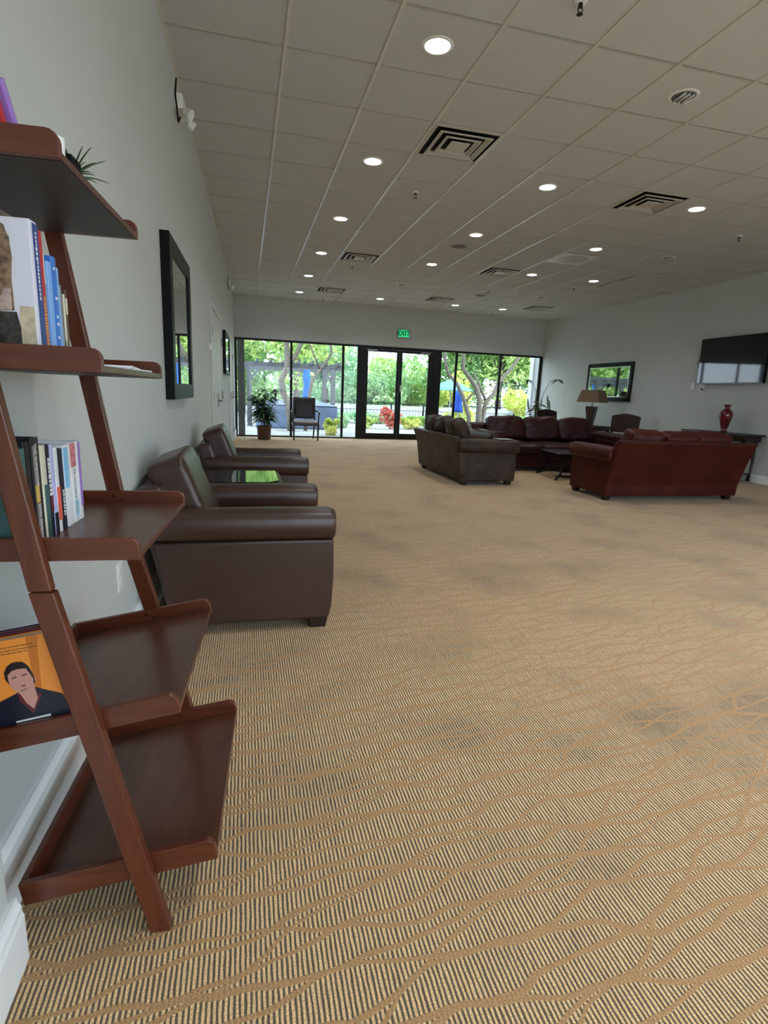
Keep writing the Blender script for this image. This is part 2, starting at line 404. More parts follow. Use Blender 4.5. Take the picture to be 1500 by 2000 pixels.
# door head and jambs
b = MB(); b.box(2.84, 5.03, YF, YF + .10, 2.30, 2.375); b.box(2.84, 2.93, YF, YF + .1, 0, 2.30); b.box(4.86, 5.03, YF, YF + .1, 0, 2.30)
b.box(2.93, 4.86, YF, YF + .1, 0, .012)
struct(b.build('trim_4', BRONZE, bevel=.003))
def glass_door(n, x0, x1, hs):
    o = frame_rect(x0, x1, .012, 2.295, wl=.15 if hs < 0 else .07, wr=.07 if hs < 0 else .15, wb=.14, wt=.06, y0=YF + .01, y1=YF + .06).build('door_%d' % n, BRONZE, bevel=.004); struct(o)
    g = MB(); g.box(x0 + (.146 if hs < 0 else .066), x1 - (.066 if hs < 0 else .146), YF + .03, YF + .038, .148, 2.24); g.build('pane', GLASS, o)
    hx = x1 - .035 if hs < 0 else x0 + .035
    h = MB(); h.tube([(hx, YF - .045, .95), (hx, YF - .045, 1.25)], .011, 10); h.tube([(hx, YF + .02, .97), (hx, YF - .045, .97)], .008); h.tube([(hx, YF + .02, 1.23), (hx, YF - .045, 1.23)], .008)
    h.build('door_handle', BRONZE, o, smooth=True, auto=40)
    c = MB(); xm = x0 + .25 if hs < 0 else x1 - .25; c.box(xm - .13, xm + .13, YF - .04, YF + .015, 2.225, 2.285); c.build('closer', CHROME, o, bevel=.006)
    return o
d1 = glass_door(1, 2.93, 3.915, -1); d2 = glass_door(2, 3.925, 4.86, 1)
b = MB(); b.box(3.955, 3.985, YF + .002, YF + .012, 1.21, 1.42); b.build('lock_plate', WHITEP, d2, bevel=.002)
# outside bright return beside the left window and right window
# rear glazing, unseen and added to light the near floor and wall
for k in range(4):
    x0 = .2 + k * 1.9; x1 = x0 + 1.9
    o = frame_rect(x0, x1, .1, 2.4, w=.04, y0=YB - .12, y1=YB - .02).build('window_%d' % (k + 7), BRONZE); struct(o)
    g = MB(); g.box(x0 + .036, x1 - .036, YB - .075, YB - .067, .136, 2.364); g.build('pane', GLASS, o)

# left wall doors ----------------------------------------------------
def lw(y, off=0.): return wall_x(y) + off
def left_door(n, ya, yb, leaves, h=2.11):
    W = .075
    bb = MB(); bb.hexa(*wallseg(ya, ya + W, 0, .022, 0, h + W)); bb.hexa(*wallseg(yb - W, yb, 0, .022, 0, h + W)); bb.hexa(*wallseg(ya + W, yb - W, 0, .022, h, h + W))
    fr = bb.build('door_%d' % n, pm('door_casing_paint', (.60, .62, .62), .4), bevel=.004); struct(fr)
    ys = [ya + W + (yb - ya - 2 * W) * q / leaves for q in range(leaves + 1)]
    for q in range(leaves):
        p = MB(); p.hexa(*wallseg(ys[q] + .004, ys[q + 1] - .004, 0, .010, .01, h - .004)); lf = p.build('door_leaf', DOORP, fr, bevel=.002)
    for q in range(leaves):
        yh = ys[1] - .07 if q == 0 else ys[1] + .07
        k = MB(); x = lw(yh, .010); k.tube([(x, yh, .98), (x + .055, yh, .98)], .012); k.tube([(x + .055, yh, .98), (x + .06, yh + (-.11 if q == 0 else .11), .975)], .009)
        k.lathe([(.026, 0), (.026, .001)], (x, yh, .98)); k.box(x - .002, x + .006, yh - .025, yh + .025, .90, 1.08)
        k.build('door_handle', CHROME, fr, smooth=True, auto=40)
    for yy in (ys[0], ys[-1]):
        for z in (.25, 1.05, 1.83):
            k = MB(); k.tube([(lw(yy, .016), yy, z - .06), (lw(yy, .016), yy, z + .06)], .011, 8); k.build('hinge', pm('dull_hinge_steel', (.2, .19, .17), .4, .8), fr)
    return fr
left_door(3, 7.15, 9.1, 2); left_door(4, 11.25, 12.95, 2)

# ------------------------------------------------------------------ ceiling fittings
CANE = pm('lamp_lens_lit', (1, 1, 1), .4, emit=((.93, .97, 1.0), 14.0))
REFL = pm('can_reflector', (.75, .75, .74), .12, 1.)
def P2(i, j): return (TX + i * TS, TY + j * TS, ZC)
colname = {0: 'first', 3: 'second', 6: 'third', 8: 'fourth'}
rowname = {-3: 'unseen row above the camera', -6: 'unseen row behind the camera', 0: 'nearest row', 3: 'second row', 6: 'third row', 9: 'fourth row', 12: 'fifth row', 15: 'last row by the windows'}
def downlight(i, j, lit, proto=[None, None]):
    lab = ('lit' if lit else 'unlit') + ' round recessed downlight, %s column from the left wall, %s' % (colname[i], rowname[j])
    q = 0 if lit else 1
    if proto[q] is None:
        t = thing('recessed_downlight', lab, 'ceiling light', P2(i, j))
        r = MB(); r.lathe([(.098, -.006), (.112, -.004), (.114, 0), (.098, 0)], n=28); 
        r = MB(); n = 28; pr = [(.079, -.001), (.081, -.006), (.096, -.005), (.102, 0)]
        vs_ = [(a * math.cos(2 * math.pi * k / n), a * math.sin(2 * math.pi * k / n), z) for a, z in pr for k in range(n)]
        fs = [(s * n + k, s * n + (k + 1) % n, (s + 1) * n + (k + 1) % n, (s + 1) * n + k) for s in range(3) for k in range(n)]
        r.add(vs_, fs); r.build('trim_ring', WHITEP, t, smooth=True)
        if lit:
            l = MB(); l.lathe([(.080, -.0035), (.080, -.0015)], n=28); l.build('lens', CANE, t)
        else:
            l = MB(); n = 28; pr = [(.080, -.0022), (.065, -.0024), (.045, -.0026), (.0001, -.0030)]
            vs_ = [(a * math.cos(2 * math.pi * k / n), a * math.sin(2 * math.pi * k / n), z) for a, z in pr for k in range(n)]
            l.add(vs_, [(s * n + k, s * n + (k + 1) % n, (s + 1) * n + (k + 1) % n, (s + 1) * n + k) for s in range(3) for k in range(n)]); l.build('reflector', REFL, t)
            for a in (-.035, 0, .035):
                l = MB(); l.tube([(a, -.06, -.012), (a, .06, -.012)], .009, 8); l.build('bulb', pm('unlit_lamp_tube', (.55, .55, .53), .2), t, smooth=True)
        proto[q] = t; out = t
    else: out = dup(proto[q], P2(i, j), None, lab)
    out['group'] = 'recessed downlights in the ceiling'
    if lit:
        near = j < 0; d = bpy.data.lights.get('boosted_near_beam' if near else 'downlight_beam')
        if d is None and near:
            d = bpy.data.lights.new('boosted_near_beam', 'AREA'); d.shape = 'DISK'; d.size = .18; d.energy = NEAR_W; d.color = (.97, .98, 1.0); d.spread = R(110)
        if d is None:
            d = bpy.data.lights.new('downlight_beam', 'AREA'); d.shape = 'DISK'; d.size = .18; d.energy = LAMP_W; d.color = (.95, .97, 1.0); d.spread = R(130)
        lo = bpy.data.objects.new('downlight_beam', d); COL.objects.link(lo); lo.parent = out; lo.location = (0, 0, -.008)
    return out
unlit = {(3, 0), (8, 6), (3, 12), (6, 12), (8, 12)}
for j in (0, 3, 6, 9, 12, 15, -3, -6):
    for i in (0, 3, 6, 8):
        if (i, j) in ((6, 0), (8, 0), (8, 3)): continue
        downlight(i, j, (i, j) not in unlit)

VENTM = pm('beige_vent_enamel', (.50, .47, .41), .35)
def vent(i, j, lab, proto=[None]):
    if proto[0] is None:
        t = thing('air_diffuser', lab, 'ceiling vent', P2(i, j))
        q = MB(); q.box(-.283, .283, -.283, .283, -.004, -.0005); q.build('plenum_shade_plate', BLACKM, t)  # black plate stands in for the shaded hollow behind the louvers
        def ring(a, za, b_, zb, nm):
            r = MB(); vs_ = []
            for s_, z in ((a, za), (b_, zb), (b_, zb - .004), (a, za - .004)):
                vs_ += [(-s_, -s_, z), (s_, -s_, z), (s_, s_, z), (-s_, s_, z)]
            fs = []
            for l in range(4):
                n2 = (l + 1) % 4
                for k in range(4): fs.append((l * 4 + k, l * 4 + (k + 1) % 4, n2 * 4 + (k + 1) % 4, n2 * 4 + k))
            r.add(vs_, fs); return r.build(nm, VENTM, t)
        ring(.298, -.004, .272, -.010, 'frame')
        ring(.225, -.024, .190, -.006, 'louver'); ring(.152, -.026, .120, -.008, 'louver')
        ring(.233, -.022, .218, -.026, 'louver_rim'); ring(.160, -.024, .145, -.028, 'louver_rim')
        r = MB(); r.box(-.085, .085, -.085, .085, -.030, -.022); r.build('centre_plate', VENTM, t, bevel=.003)
        proto[0] = t; return t
    return dup(proto[0], P2(i, j), None, lab)
for i, j, lab in ((1, 2, 'large square louvered air vent nearest the camera, between two downlights'),
                  (5, 3, 'square louvered air vent towards the right wall, beside a lit downlight'),
                  (1, 9, 'square louvered air vent halfway down the left side of the ceiling'),
                  (5, 9, 'square louvered air vent halfway down the room, right of centre'),
                  (1, 14, 'square louvered air vent near the windows, left side'),
                  (5, 14, 'square louvered air vent near the windows, above the exit sign'),
                  (9, 14, 'square louvered air vent near the windows, close to the right wall')):
    vent(i, j, lab)['group'] = 'square air vents in the ceiling'
def sprinkler(i, j, lab, proto=[None]):
    if proto[0] is None:
        t = thing('fire_sprinkler', lab, 'sprinkler', P2(i, j))
        q = MB(); q.lathe([(.036, 0), (.036, -.004), (.02, -.012), (.012, -.012)][::-1], n=18); q.build('escutcheon', WHITEP, t, smooth=True, auto=40)
        q = MB(); q.tube([(0, 0, -.01), (0, 0, -.03)], .012); q.tube([(-.011, 0, -.03), (-.014, 0, -.045), (0, 0, -.062)], .0035, 6); q.tube([(.011, 0, -.03), (.014, 0, -.045), (0, 0, -.062)], .0035, 6)
        q.lathe([(.017, -.064), (.017, -.061)], n=14); q.build('sprinkler_head', pm('aged_bronze', (.03, .025, .02), .4, .6), t)
        proto[0] = t; return t
    return dup(proto[0], P2(i, j), None, lab)
for i, j, lab in ((1, -1, 'dark sprinkler head at the top edge of the picture'), (1, 4, 'dark sprinkler head just beyond the nearest vent'),
                  (8, 4, 'dark sprinkler head above the television wall'), (1, 10, 'dark sprinkler head beyond the second left vent'),
                  (8, 10, 'dark sprinkler head towards the right, beyond the last lit downlight there'), (1, 16, 'dark sprinkler head nearest the windows, left'),
                  (8, 16, 'dark sprinkler head nearest the windows, right')):
    sprinkler(i, j, lab)['group'] = 'sprinkler heads in the ceiling'
for (i, j, lab) in ((3, 7, 'round dark ceiling speaker grille in the middle of the ceiling'), (6, 12.6, 'round grey ceiling speaker grille near the windows')):
    t = thing('ceiling_speaker', lab, 'speaker', P2(i, j))
    q = MB(); q.lathe([(.105, -.007), (.118, -.006), (.122, 0)], n=28); q.build('speaker_rim', pm('speaker_grey', (.36, .35, .32), .5), t, smooth=True, auto=40)
    q = MB(); q.lathe([(.103, -.0095), (.103, -.0075)], n=28); q.build('speaker_grille', pm('grille_grey', (.20, .19, .175), .7, bump=(600, .4)), t)
t = thing('ceiling_access_panel', 'pale square ceiling panel with a shallow round dish, right of the middle', 'ceiling panel', P2(6, 7))
q = MB(); q.box(-.29, .29, -.29, .29, -.010, -.004); q.build('panel_plate', pm('panel_white', (.72, .71, .67), .3), t, bevel=.003)
q = MB(); q.lathe([(.19, -.022), (.235, -.012), (.24, -.010)], n=28); q.build('round_dish', pm('panel_dish', (.50, .49, .45), .4), t, smooth=True, auto=40)
for k, (i, j, rx, lab) in enumerate(((9, 8, .035, 'sagging ceiling tile with a dark gap, nearer one close to the right wall'), (9, 9, .03, 'sagging ceiling tile with a dark gap, farther one close to the right wall'))):
    p = P2(i, j); q = MB(); q.box(-.285, .285, -.285, .285, -.012, 0); o = q.build('ceiling_tile', TILE); o.location = (p[0], p[1], p[2] - .014); o.rotation_euler = (-rx, 0, 0)
    tag(o, lab, 'ceiling tile', 'sagging ceiling tiles')

# emergency lights on the left wall
def emergency(y, z, lab, s=1.):
    t = thing('emergency_light', lab, 'emergency light', (lw(y), y, z), ang)
    q = MB(); q.box(0, .075 * s, -.14 * s, .14 * s, -.06 * s, .06 * s); q.build('housing', WHITEP, t, bevel=.01)
    for sgn in (-1, 1):
        q = MB(); c = (.09 * s, sgn * .10 * s, -.07 * s); q.tube([(.05 * s, sgn * .1 * s, -.02 * s), c], .014 * s)
        q.tube([c, (c[0] + .05 * s, c[1] + .02 * sgn * s, c[2] - .03 * s)], [.034 * s, .044 * s], 16); q.build('lamp_head', WHITEP, t, smooth=True, auto=50)
    q = MB(); q.tube([(.03, -.17, .10), (.028, -.24, -.02), (.03, -.12, -.14), (.03, .0, -.06)], .006, 8); q.build('cable', BLACKM, t, smooth=True)
emergency(4.62, 3.08, 'white twin-head emergency light with a loose black cable, high on the left wall', .8)
emergency(11.4, 3.09, 'small white twin-head emergency light high on the far left wall', .8)
# exit sign
t = thing('exit_sign', 'glowing green EXIT sign above the glass doors', 'exit sign', (3.977, YF, 2.62))
q = MB(); q.box(-.165, .165, -.05, 0, -.01, .20); q.build('sign_housing', pm('sign_grey', (.30, .31, .29), .4), t, bevel=.006)
q = MB(); q.box(-.145, .145, -.055, -.048, .01, .182); q.build('lit_face', pm('exit_green', (.02, .55, .2), .5, emit=((.03, .80, .28), 1.0)), t)
text('EXIT', Matrix.Translation((0, -.0565, (.096))) @ Matrix.Rotation(R(90), 4, 'X'), .175, pm('exit_letters', (.0, .10, .04), .5, emit=((.0, .12, .04), .3)), t, extrude=.001, sx=.92, bold=.006)

# outlets and small wall items
def outlet(name, lab, M, w=.072, h=.116, kind='outlet'):
    t = thing(name, lab, kind); t.matrix_world = M
    q = MB(); q.box(0, .007, -w / 2, w / 2, -h / 2, h / 2); q.build('cover_plate', WHITEP, t, bevel=.002)
    q = MB()
    for z in (-.022, .022): q.box(.006, .0095, -.017, .017, z - .014, z + .014)
    q.build('socket_face', pm('socket_white', (.7, .7, .68), .3), t, bevel=.001)
    return t
Ml = lambda y, z: Matrix.Translation((lw(y), y, z)) @ Matrix.Rotation(ang, 4, 'Z')
Mr = lambda y, z: Matrix.Translation((XR, y, z)) @ Matrix.Rotation(math.pi, 4, 'Z')
outlet('wall_outlet', 'white wall outlet low on the left wall beneath the third shelf', Ml(2.29, .40))
outlet('wall_outlet', 'white wall outlet beside the television, farther from it', Mr(8.72, 1.55))
t = outlet('wall_outlet', 'white double wall outlet with dark sockets just under the television corner', Mr(8.50, 1.51), .12, .11)
q = MB(); q.box(.007, .012, -.03, -.005, -.02, .02); q.box(.007, .04, .01, .045, -.045, -.01); q.build('plug', pm('plug_dark', (.1, .1, .1), .4), t, bevel=.002)
outlet('light_switch', 'white light switch plate on the left wall before the double doors', Ml(6.93, 1.25), kind='light switch')
t = thing('thermostat', 'small white thermostat on the left wall above the light switch', 'thermostat', (lw(6.93), 6.93, 1.62), ang)
q = MB(); q.box(0, .028, -.05, .05, -.04, .04); q.build('thermostat_body', WHITEP, t, bevel=.006)

# ------------------------------------------------------------------ mirrors / framed pieces
def framed(name, lab, cat, M, w, h, fw, dep, glassmat, inset=.012, lip=None):
    """local: y along wall 0..w, z 0..h, x out of wall"""
    t = thing(name, lab, cat); t.matrix_world = M
    q = MB(); q.box(0, dep, 0, fw, 0, h); q.box(0, dep, w - fw, w, 0, h); q.box(0, dep, fw, w - fw, 0, fw); q.box(0, dep, fw, w - fw, h - fw, h)
    q.build('frame', BLACKW, t, bevel=.004)
    if lip:
        q = MB(); e = fw; l = lip
        q.box(dep - inset - .002, dep - .004, e, e + l, e, h - e); q.box(dep - inset - .002, dep - .004, w - e - l, w - e, e, h - e)
        q.box(dep - inset - .002, dep - .004, e + l, w - e - l, e, e + l); q.box(dep - inset - .002, dep - .004, e + l, w - e - l, h - e - l, h - e)
        q.build('inner_lip', pm('silver_fillet', (.55, .56, .55), .25, .9), t)
    q = MB(); q.box(.004, dep - inset, fw - .004, w - fw + .004, fw - .004, h - fw + .004); q.build('glass', glassmat, t)
    return t
Mm = lambda y, z: Matrix.Translation((lw(y), y, z)) @ Matrix.Rotation(ang, 4, 'Z')
framed('wall_mirror', 'tall black deep-framed mirror on the left wall beside the shelf', 'mirror', Mm(3.66, 1.075), 1.02, .965, .10, .055, MIRROR)
framed('wall_mirror', 'smaller black framed mirror far down the left wall past the double doors', 'mirror', Mm(9.55, 1.39), 1.35, .68, .06, .05, MIRROR)
framed('wall_mirror', 'black framed mirror with a silver inner edge behind the table lamp', 'mirror', Mr(12.02, 1.22), 1.62, .845, .09, .035, pm('tinted_mirror_glass', (.42, .48, .44), .03, 1.), .008, .02)

# ------------------------------------------------------------------ television
TVS = pm('tv_screen', (.001, .001, .0015), .04); TVS.node_tree.nodes['Principled BSDF'].inputs['IOR'].default_value = 1.62
t = thing('television', 'large black flat television on the right wall', 'television'); t.matrix_world = Mr(8.55, 1.575) @ Matrix.Translation((.02, 0, 0)) @ Matrix.Rotation(R(.8), 4, 'Y')
TVW, TVH = 1.36, .775
q = MB(); q.box(.03, .075, 0, TVW, 0, TVH); q.build('casing', BLACKM, t, bevel=.006)
q = MB(); q.box(.075, .078, .012, TVW - .012, .02, TVH - .012); q.build('screen', TVS, t)
q = MB(); q.box(.075, .081, 0, TVW, 0, .018); q.build('lower_bezel', pm('tv_bezel', (.015, .015, .016), .2), t, bevel=.002)
q = MB(); q.box(0, .032, .4, .95, .2, .6); q.build('wall_bracket', BLACKM, t)
q = MB(); pts = [(.02, .03, .44), (.012, -.04, .50), (.008, -.09, .45), (.008, -.10, .36), (.012, -.05, .27), (.02, .03, .25)]
q.tube(pts, .004, 8); q.build('cable', BLACKM, t, smooth=True)

# ------------------------------------------------------------------ ladder shelf
LZ = R(-3.5)
LO = (-.187, 1.047, 0)
shelfroot = thing('ladder_shelf', 'dark cherry wood leaning ladder shelf against the left wall, five open trays', 'shelf', LO, LZ)
def rail(y0, y1, yt0, yt1):
    lo = lambda z: -.004 - .2215 * z
    q = MB(); hw = .0215
    q.hexa([(lo(0) - hw, y0, 0), (lo(0) + hw, y0, 0), (lo(0) + hw, y0 + .024, 0), (lo(0) - hw, y0 + .024, 0)],
           [(lo(.78) - hw, yt0, .78), (lo(.78) + hw, yt0, .78), (lo(.78) + hw, yt0 + .024, .78), (lo(.78) - hw, yt0 + .024, .78)])
    a = q.build('lower_rail', CHERRYV, shelfroot, bevel=.003)
    up = lambda z: -.178 - .155 * (z - .78); hw = .0200
    q = MB(); q.hexa([(up(.782) - hw, yt0 + .001, .782), (up(.782) + hw, yt0 + .001, .782), (up(.782) + hw, yt0 + .023, .782), (up(.782) - hw, yt0 + .023, .782)],
                     [(up(1.62) - hw, yt1 + .001, 1.62), (up(1.62) + hw, yt1 + .001, 1.62), (up(1.62) + hw, yt1 + .023, 1.62), (up(1.62) - hw, yt1 + .023, 1.62)])
    q.build('upper_rail', CHERRYV, shelfroot, bevel=.003)
    q = MB(); z = .01; q.box(lo(0) - .020, lo(0) + .020, y0 + .003, y0 + .021, -.0005, .004); q.build('foot_pad', pm('worn_edge', (.16, .08, .05), .6), a)
def shw(z): return .605 - .09 * min(z, .85)
rail(0, 0, 0, 0)
rail(shw(0) + .0, 0, shw(.78) + .0, shw(1.6) - .01)
SH = [(.116, .395, .149, 9.2, .052), (.051, .378, .508, 10.3, .046), (-.010, .30, .833, 0., .043), (-.055, .275, 1.174, 0., .042), (-.098, .235, 1.507, 0., .042)]
CHIP = pm('worn_corner_finish', (.42, .26, .17), .5)
shelves = []
for k, (uf, dep, zb, tilt, hh) in enumerate(SH):
    Y0, Y1 = .024, shw(zb) ; pt_ = .013; lt = .014
    def emp_matrix(): return Matrix.Translation((uf, 0, zb)) @ Matrix.Rotation(R(-tilt), 4, 'Y')
    M = emp_matrix()
    q = MB(M); q.box(-dep, -.001, Y0 + .002, Y1 - .002, .0008, pt_)
    s = q.build('shelf', CHERRYP, shelfroot, bevel=.0015)
    shelves.append(M)
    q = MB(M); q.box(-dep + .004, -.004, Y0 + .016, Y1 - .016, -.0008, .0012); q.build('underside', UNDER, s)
    rr = .019; prof = [(-dep, 0), (0, 0), (0, hh - rr)] + [(-rr + rr * math.cos(R(a)), hh - rr + rr * math.sin(R(a))) for a in (20, 45, 70, 90)] + [(-dep, hh)]
    for (a, b_) in ((Y0, Y0 + lt), (Y1 - lt, Y1)):
        q = MB(M); q.prism(prof, 'y', a, b_); q.build('end_lip', CHERRY, s, bevel=.0015)
    q = MB(M); q.box(-dep, -dep + lt, Y0 + lt, Y1 - lt, .0, hh); q.build('back_lip', CHERRY, s, bevel=.0015)
    # screw heads where the far rail is fixed
    for (da, dz) in ((-.004, hh * .72), (.016, hh * .45)):
        z = zb
        uc = (-.018 - .206 * z if z < .78 else -.178 - .155 * (z - .78)) - uf + da
        q = MB(M); q.tube([(uc, Y1 - lt - .001, dz), (uc, Y1 - lt + .002, dz)], .004, 10); q.build('screw', pm('dark_screw', (.05, .03, .02), .3, .6), s)

# books ---------------------------------------------------------------
def book(lab, u, v0, v1, z0, h, d, cover, M=None, lean=0., spine=None, group=None, pages=(.74, .70, .62), rz=0., cat='book'):
    """standing book in ladder space: spine at u facing the room, thickness v0..v1; local x towards the room, y thickness, z up"""
    base = Matrix.Translation(LO) @ Matrix.Rotation(LZ, 4, 'Z')
    t = thing('book', lab, cat); th = v1 - v0
    L = (M or Matrix.Identity(4)) @ Matrix.Translation((u, v0, z0)) @ Matrix.Rotation(R(lean), 4, 'X') @ Matrix.Rotation(R(rz), 4, 'Z')
    t.matrix_world = base @ L
    if group: t['group'] = group
    c = .0015
    q = MB(); q.box(-d, -.002, 0, c, 0, h); q.box(-d, -.002, th - c, th, 0, h)
    q.prism([(-.004, 0), (-.0008, .001), (0, th * .3), (0, th * .7), (-.0008, th - .001), (-.004, th), (-.004, th - c), (-.004, c)], 'z', 0, h)
    cv = q.build('cover', cover, t)
    q = MB(); q.box(-d + .003, -.004, c, th - c, .002, h - .003); q.build('pages', pm('book_pages_%d' % int(pages[2] * 100), pages, .8), t)
    return t
def flat(t, name, poly, y, mat, dy=.0004):
    q = MB(); q.prism(poly, 'y', y - dy, y); return q.build(name, mat, t)
def spine_text(t, body, z, th, size, mat, sx=1., y=None):
    M = Matrix(((0, 0, 1, .0004), (0, 1, 0, th / 2 if y is None else y), (-1, 0, 0, z), (0, 0, 0, 1)))
    return text(body, M, size, mat, t, 'spine_lettering', .0003, sx)
def spine_marks(t, z0, z1, th, mat, y0, y1, seed=0, ln=(.002, .005)):
    rnd = random.Random(seed); q = MB(); z = z1
    while z > z0:
        e = rnd.uniform(*ln); q.box(0, .0007, th * (y0 + rnd.uniform(0, .08)), th * y1, z - e, z); z -= e + rnd.uniform(.0012, .0028)
    q.build('spine_print', mat, t)
def band(t, z0, z1, th, mat, y0=0.02, y1=.98, name='spine_band'):
    q = MB(); q.box(-.001, .0006, th * y0, th * y1, z0, z1); return q.build(name, mat, t)
C = lambda n, c, r=.35, **k: pm(n, c, r, **k)
WHT = C('print_white', (.80, .80, .82)); NAVY = C('print_navy', (.03, .07, .26)); PRED = C('print_red', (.52, .035, .04)); PBLUE = C('print_blue', (.05, .19, .62))
PLB = C('print_light_blue', (.22, .42, .80)); PBLK = C('print_black', (.012, .012, .016)); PGREY = C('print_grey', (.25, .25, .26)); PGOLD = C('print_gold', (.62, .42, .12))
PCREAM = C('print_cream', (.72, .68, .55)); PPURP = C('print_purple', (.36, .20, .62)); PORG = C('print_orange', (.92, .32, .05), .3); PGRN = C('print_green', (.18, .42, .30))
PTAN = C('print_tan', (.42, .30, .19)); PBRN = C('print_brown', (.13, .07, .04)); PPINK = C('print_pink', (.75, .36, .42)); PSKIN = C('print_skin', (.60, .31, .26)); PLAV = C('print_lavender', (.50, .52, .85))
PCORAL = C('print_coral', (.85, .14, .10)); PMAR = C('print_maroon', (.13, .02, .03)); PHAIR = C('print_dark_hair', (.02, .012, .014)); PDKN = C('print_dark_navy', (.01, .014, .03)); PTEAL = C('print_teal', (.05, .13, .13))
PCOVER = C('print_pale_lilac', (.66, .66, .76)); PSTONE = C('print_sandstone', (.52, .44, .31), var=(60, .3)); PSCULPT = C('print_sculpture', (.20, .125, .075), var=(70, .75)); PPLINTH = C('print_plinth', (.035, .03, .025), var=(80, .9)); PHOOF = C('print_pale_bronze', (.48, .36, .33), var=(50, .4))

# fourth tray (eye level): picture book first
z4 = 1.174 + .0135; g4 = 'books on the second tray from the top'
A = book('large white art book with a bronze sculpture on its cover, second tray from the top', -.160, .047, .078, z4, 1.418 - z4, .150, PCOVER, group=g4)
def shift(poly, du, dz): return [(a - du, b_ - dz) for a, b_ in poly]
sh4 = lambda p: [(max(-.149, a), b_) for a, b_ in shift(p, -.160, z4)]
flat(A, 'cover_sculpture', sh4([(-.2130, 1.4058), (-.2048, 1.4092), (-.1985, 1.4057), (-.1962, 1.3951), (-.1923, 1.3873), (-.1918, 1.3709), (-.1904, 1.3573), (-.1923, 1.3433), (-.1944, 1.3208), (-.1943, 1.3067), (-.1938, 1.2897), (-.1941, 1.2711), (-.2262, 1.269), (-.245, 1.269), (-.26, 1.31), (-.262, 1.36), (-.25, 1.395), (-.232, 1.405)]), -.0002, PSCULPT)
flat(A, 'cover_legs', sh4([(-.2163, 1.2882), (-.2079, 1.3057), (-.197, 1.3065), (-.1974, 1.2723), (-.2179, 1.271)]), -.0006, PHOOF)
flat(A, 'cover_plinth', sh4([(-.300, 1.2676), (-.1909, 1.2692), (-.1891, 1.2585), (-.1862, 1.2441), (-.1866, 1.195), (-.300, 1.195)]), -.0004, PPLINTH)
flat(A, 'cover_stone', sh4([(-.1845, 1.2796), (-.1632, 1.2789), (-.1632, 1.195), (-.1866, 1.195), (-.1877, 1.2513)]), -.0002, PSTONE)
band(A, .0, 1.415 - z4, .031, NAVY, .30, .99); spine_marks(A, .105, .215, .031, WHT, .52, .74, 1, (.0035, .006)); band(A, 0, .06, .031, PLB, .32, .6)
t = book('red hardback beside the white art book', -.163, .080, .104, z4, .224, .145, PRED, group=g4); spine_marks(t, .025, .115, .024, PGOLD, .35, .65, 2)
t = book('tan book with a mottled spine between the red and pale blue books', -.168, .105, .117, z4, .205, .14, PTAN, group=g4); band(t, .14, .19, .012, PCREAM)
t = book('pale blue book right of the red hardback', -.163, .118, .136, z4, .180, .14, PLB, group=g4)
t = book('deep blue book with white dots down its spine', -.163, .137, .160, z4, .193, .14, PBLUE, group=g4)
for k, zz in enumerate((.170, .118, .085, .072, .048, .028)):
    q = MB(); q.box(0, .0007, .007, .007 + (.009 if k % 2 else .006), zz, zz + .005); q.build('spine_dot', WHT, t)
t = book('thin sky blue book right of the dotted blue book', -.165, .161, .176, z4, .178, .14, PLB, group=g4)
t = book('short dark grey book near the far rail', -.166, .177, .186, z4, .150, .13, PGREY, group=g4)
t = book('short black and pale green book near the far rail', -.166, .187, .204, z4, .143, .13, PBLK, group=g4); band(t, 0, .135, .017, PCREAM, .1, .6)
band(t, 0, .05, .017, pm('print_pale_green', (.50, .68, .55), .4), .1, .62)
t = book('short brown book at the far end of the second tray from the top', -.168, .206, .219, z4, .145, .13, PBRN, group=g4); band(t, .1, .13, .013, PCREAM, .2, .8)
# white papers lying flat at the far side of that tray
t = thing('paper_stack', 'flat white papers lying on the second tray from the top', 'papers'); t.matrix_world = Matrix.Translation(LO) @ Matrix.Rotation(LZ, 4, 'Z') @ Matrix.Translation((-.175, .36, z4))
q = MB(); q.box(-.07, .105, -.12, .12, 0, .004); q.build('sheet', WHT, t)
q = MB(Matrix.Rotation(R(9), 4, 'Z')); q.box(-.06, .095, -.11, .11, .0042, .008); q.build('sheet', WHT, t)

# third tray: paperbacks
z3 = .833 + .0135; g3 = 'books on the middle tray'; UB = -.205
t = book('dark green book mostly hidden behind the near rail on the middle tray', UB, .044, .060, z3, .19, .085, PTEAL, group=g3)
t = book('black book behind the near rail on the middle tray', UB - .002, .061, .085, z3, .20, .085, PBLK, group=g3)
t = book('thick black hardback lettered THE SUMMONS', UB, .087, .122, z3, .205, .088, PBLK, group=g3)
band(t, .118, .190, .035, pm('print_mid_grey', (.22, .21, .20), .35), .12, .55); band(t, .006, .080, .035, pm('print_warm_grey', (.24, .20, .19), .35), .12, .55)
band(t, .082, .116, .035, PGOLD, .12, .55); spine_text(t, 'THE SUMMONS', .154, .035, .0138, WHT, .85, .0145); spine_text(t, 'JOHN GRISHAM', .043, .035, .0132, WHT, .78, .0145)
t = book('cream and green paperback beside the thick black hardback', UB, .124, .148, z3, .188, .088, PCREAM, group=g3); band(t, 0, .11, .024, PTEAL, .25, 1.); band(t, 0, .035, .024, PGRN, .25, 1.)
t = book('black paperback with white lettering on the middle tray', UB, .149, .168, z3, .187, .085, PDKN, group=g3); spine_marks(t, .085, .16, .019, WHT, .2, .8, 3, (.005, .010)); band(t, .052, .085, .019, PMAR, .2, .9)
t = book('lavender blue paperback on the middle tray', UB, .169, .188, z3, .185, .085, PLAV, group=g3); band(t, 0, .045, .019, PBLK, .1, .9)
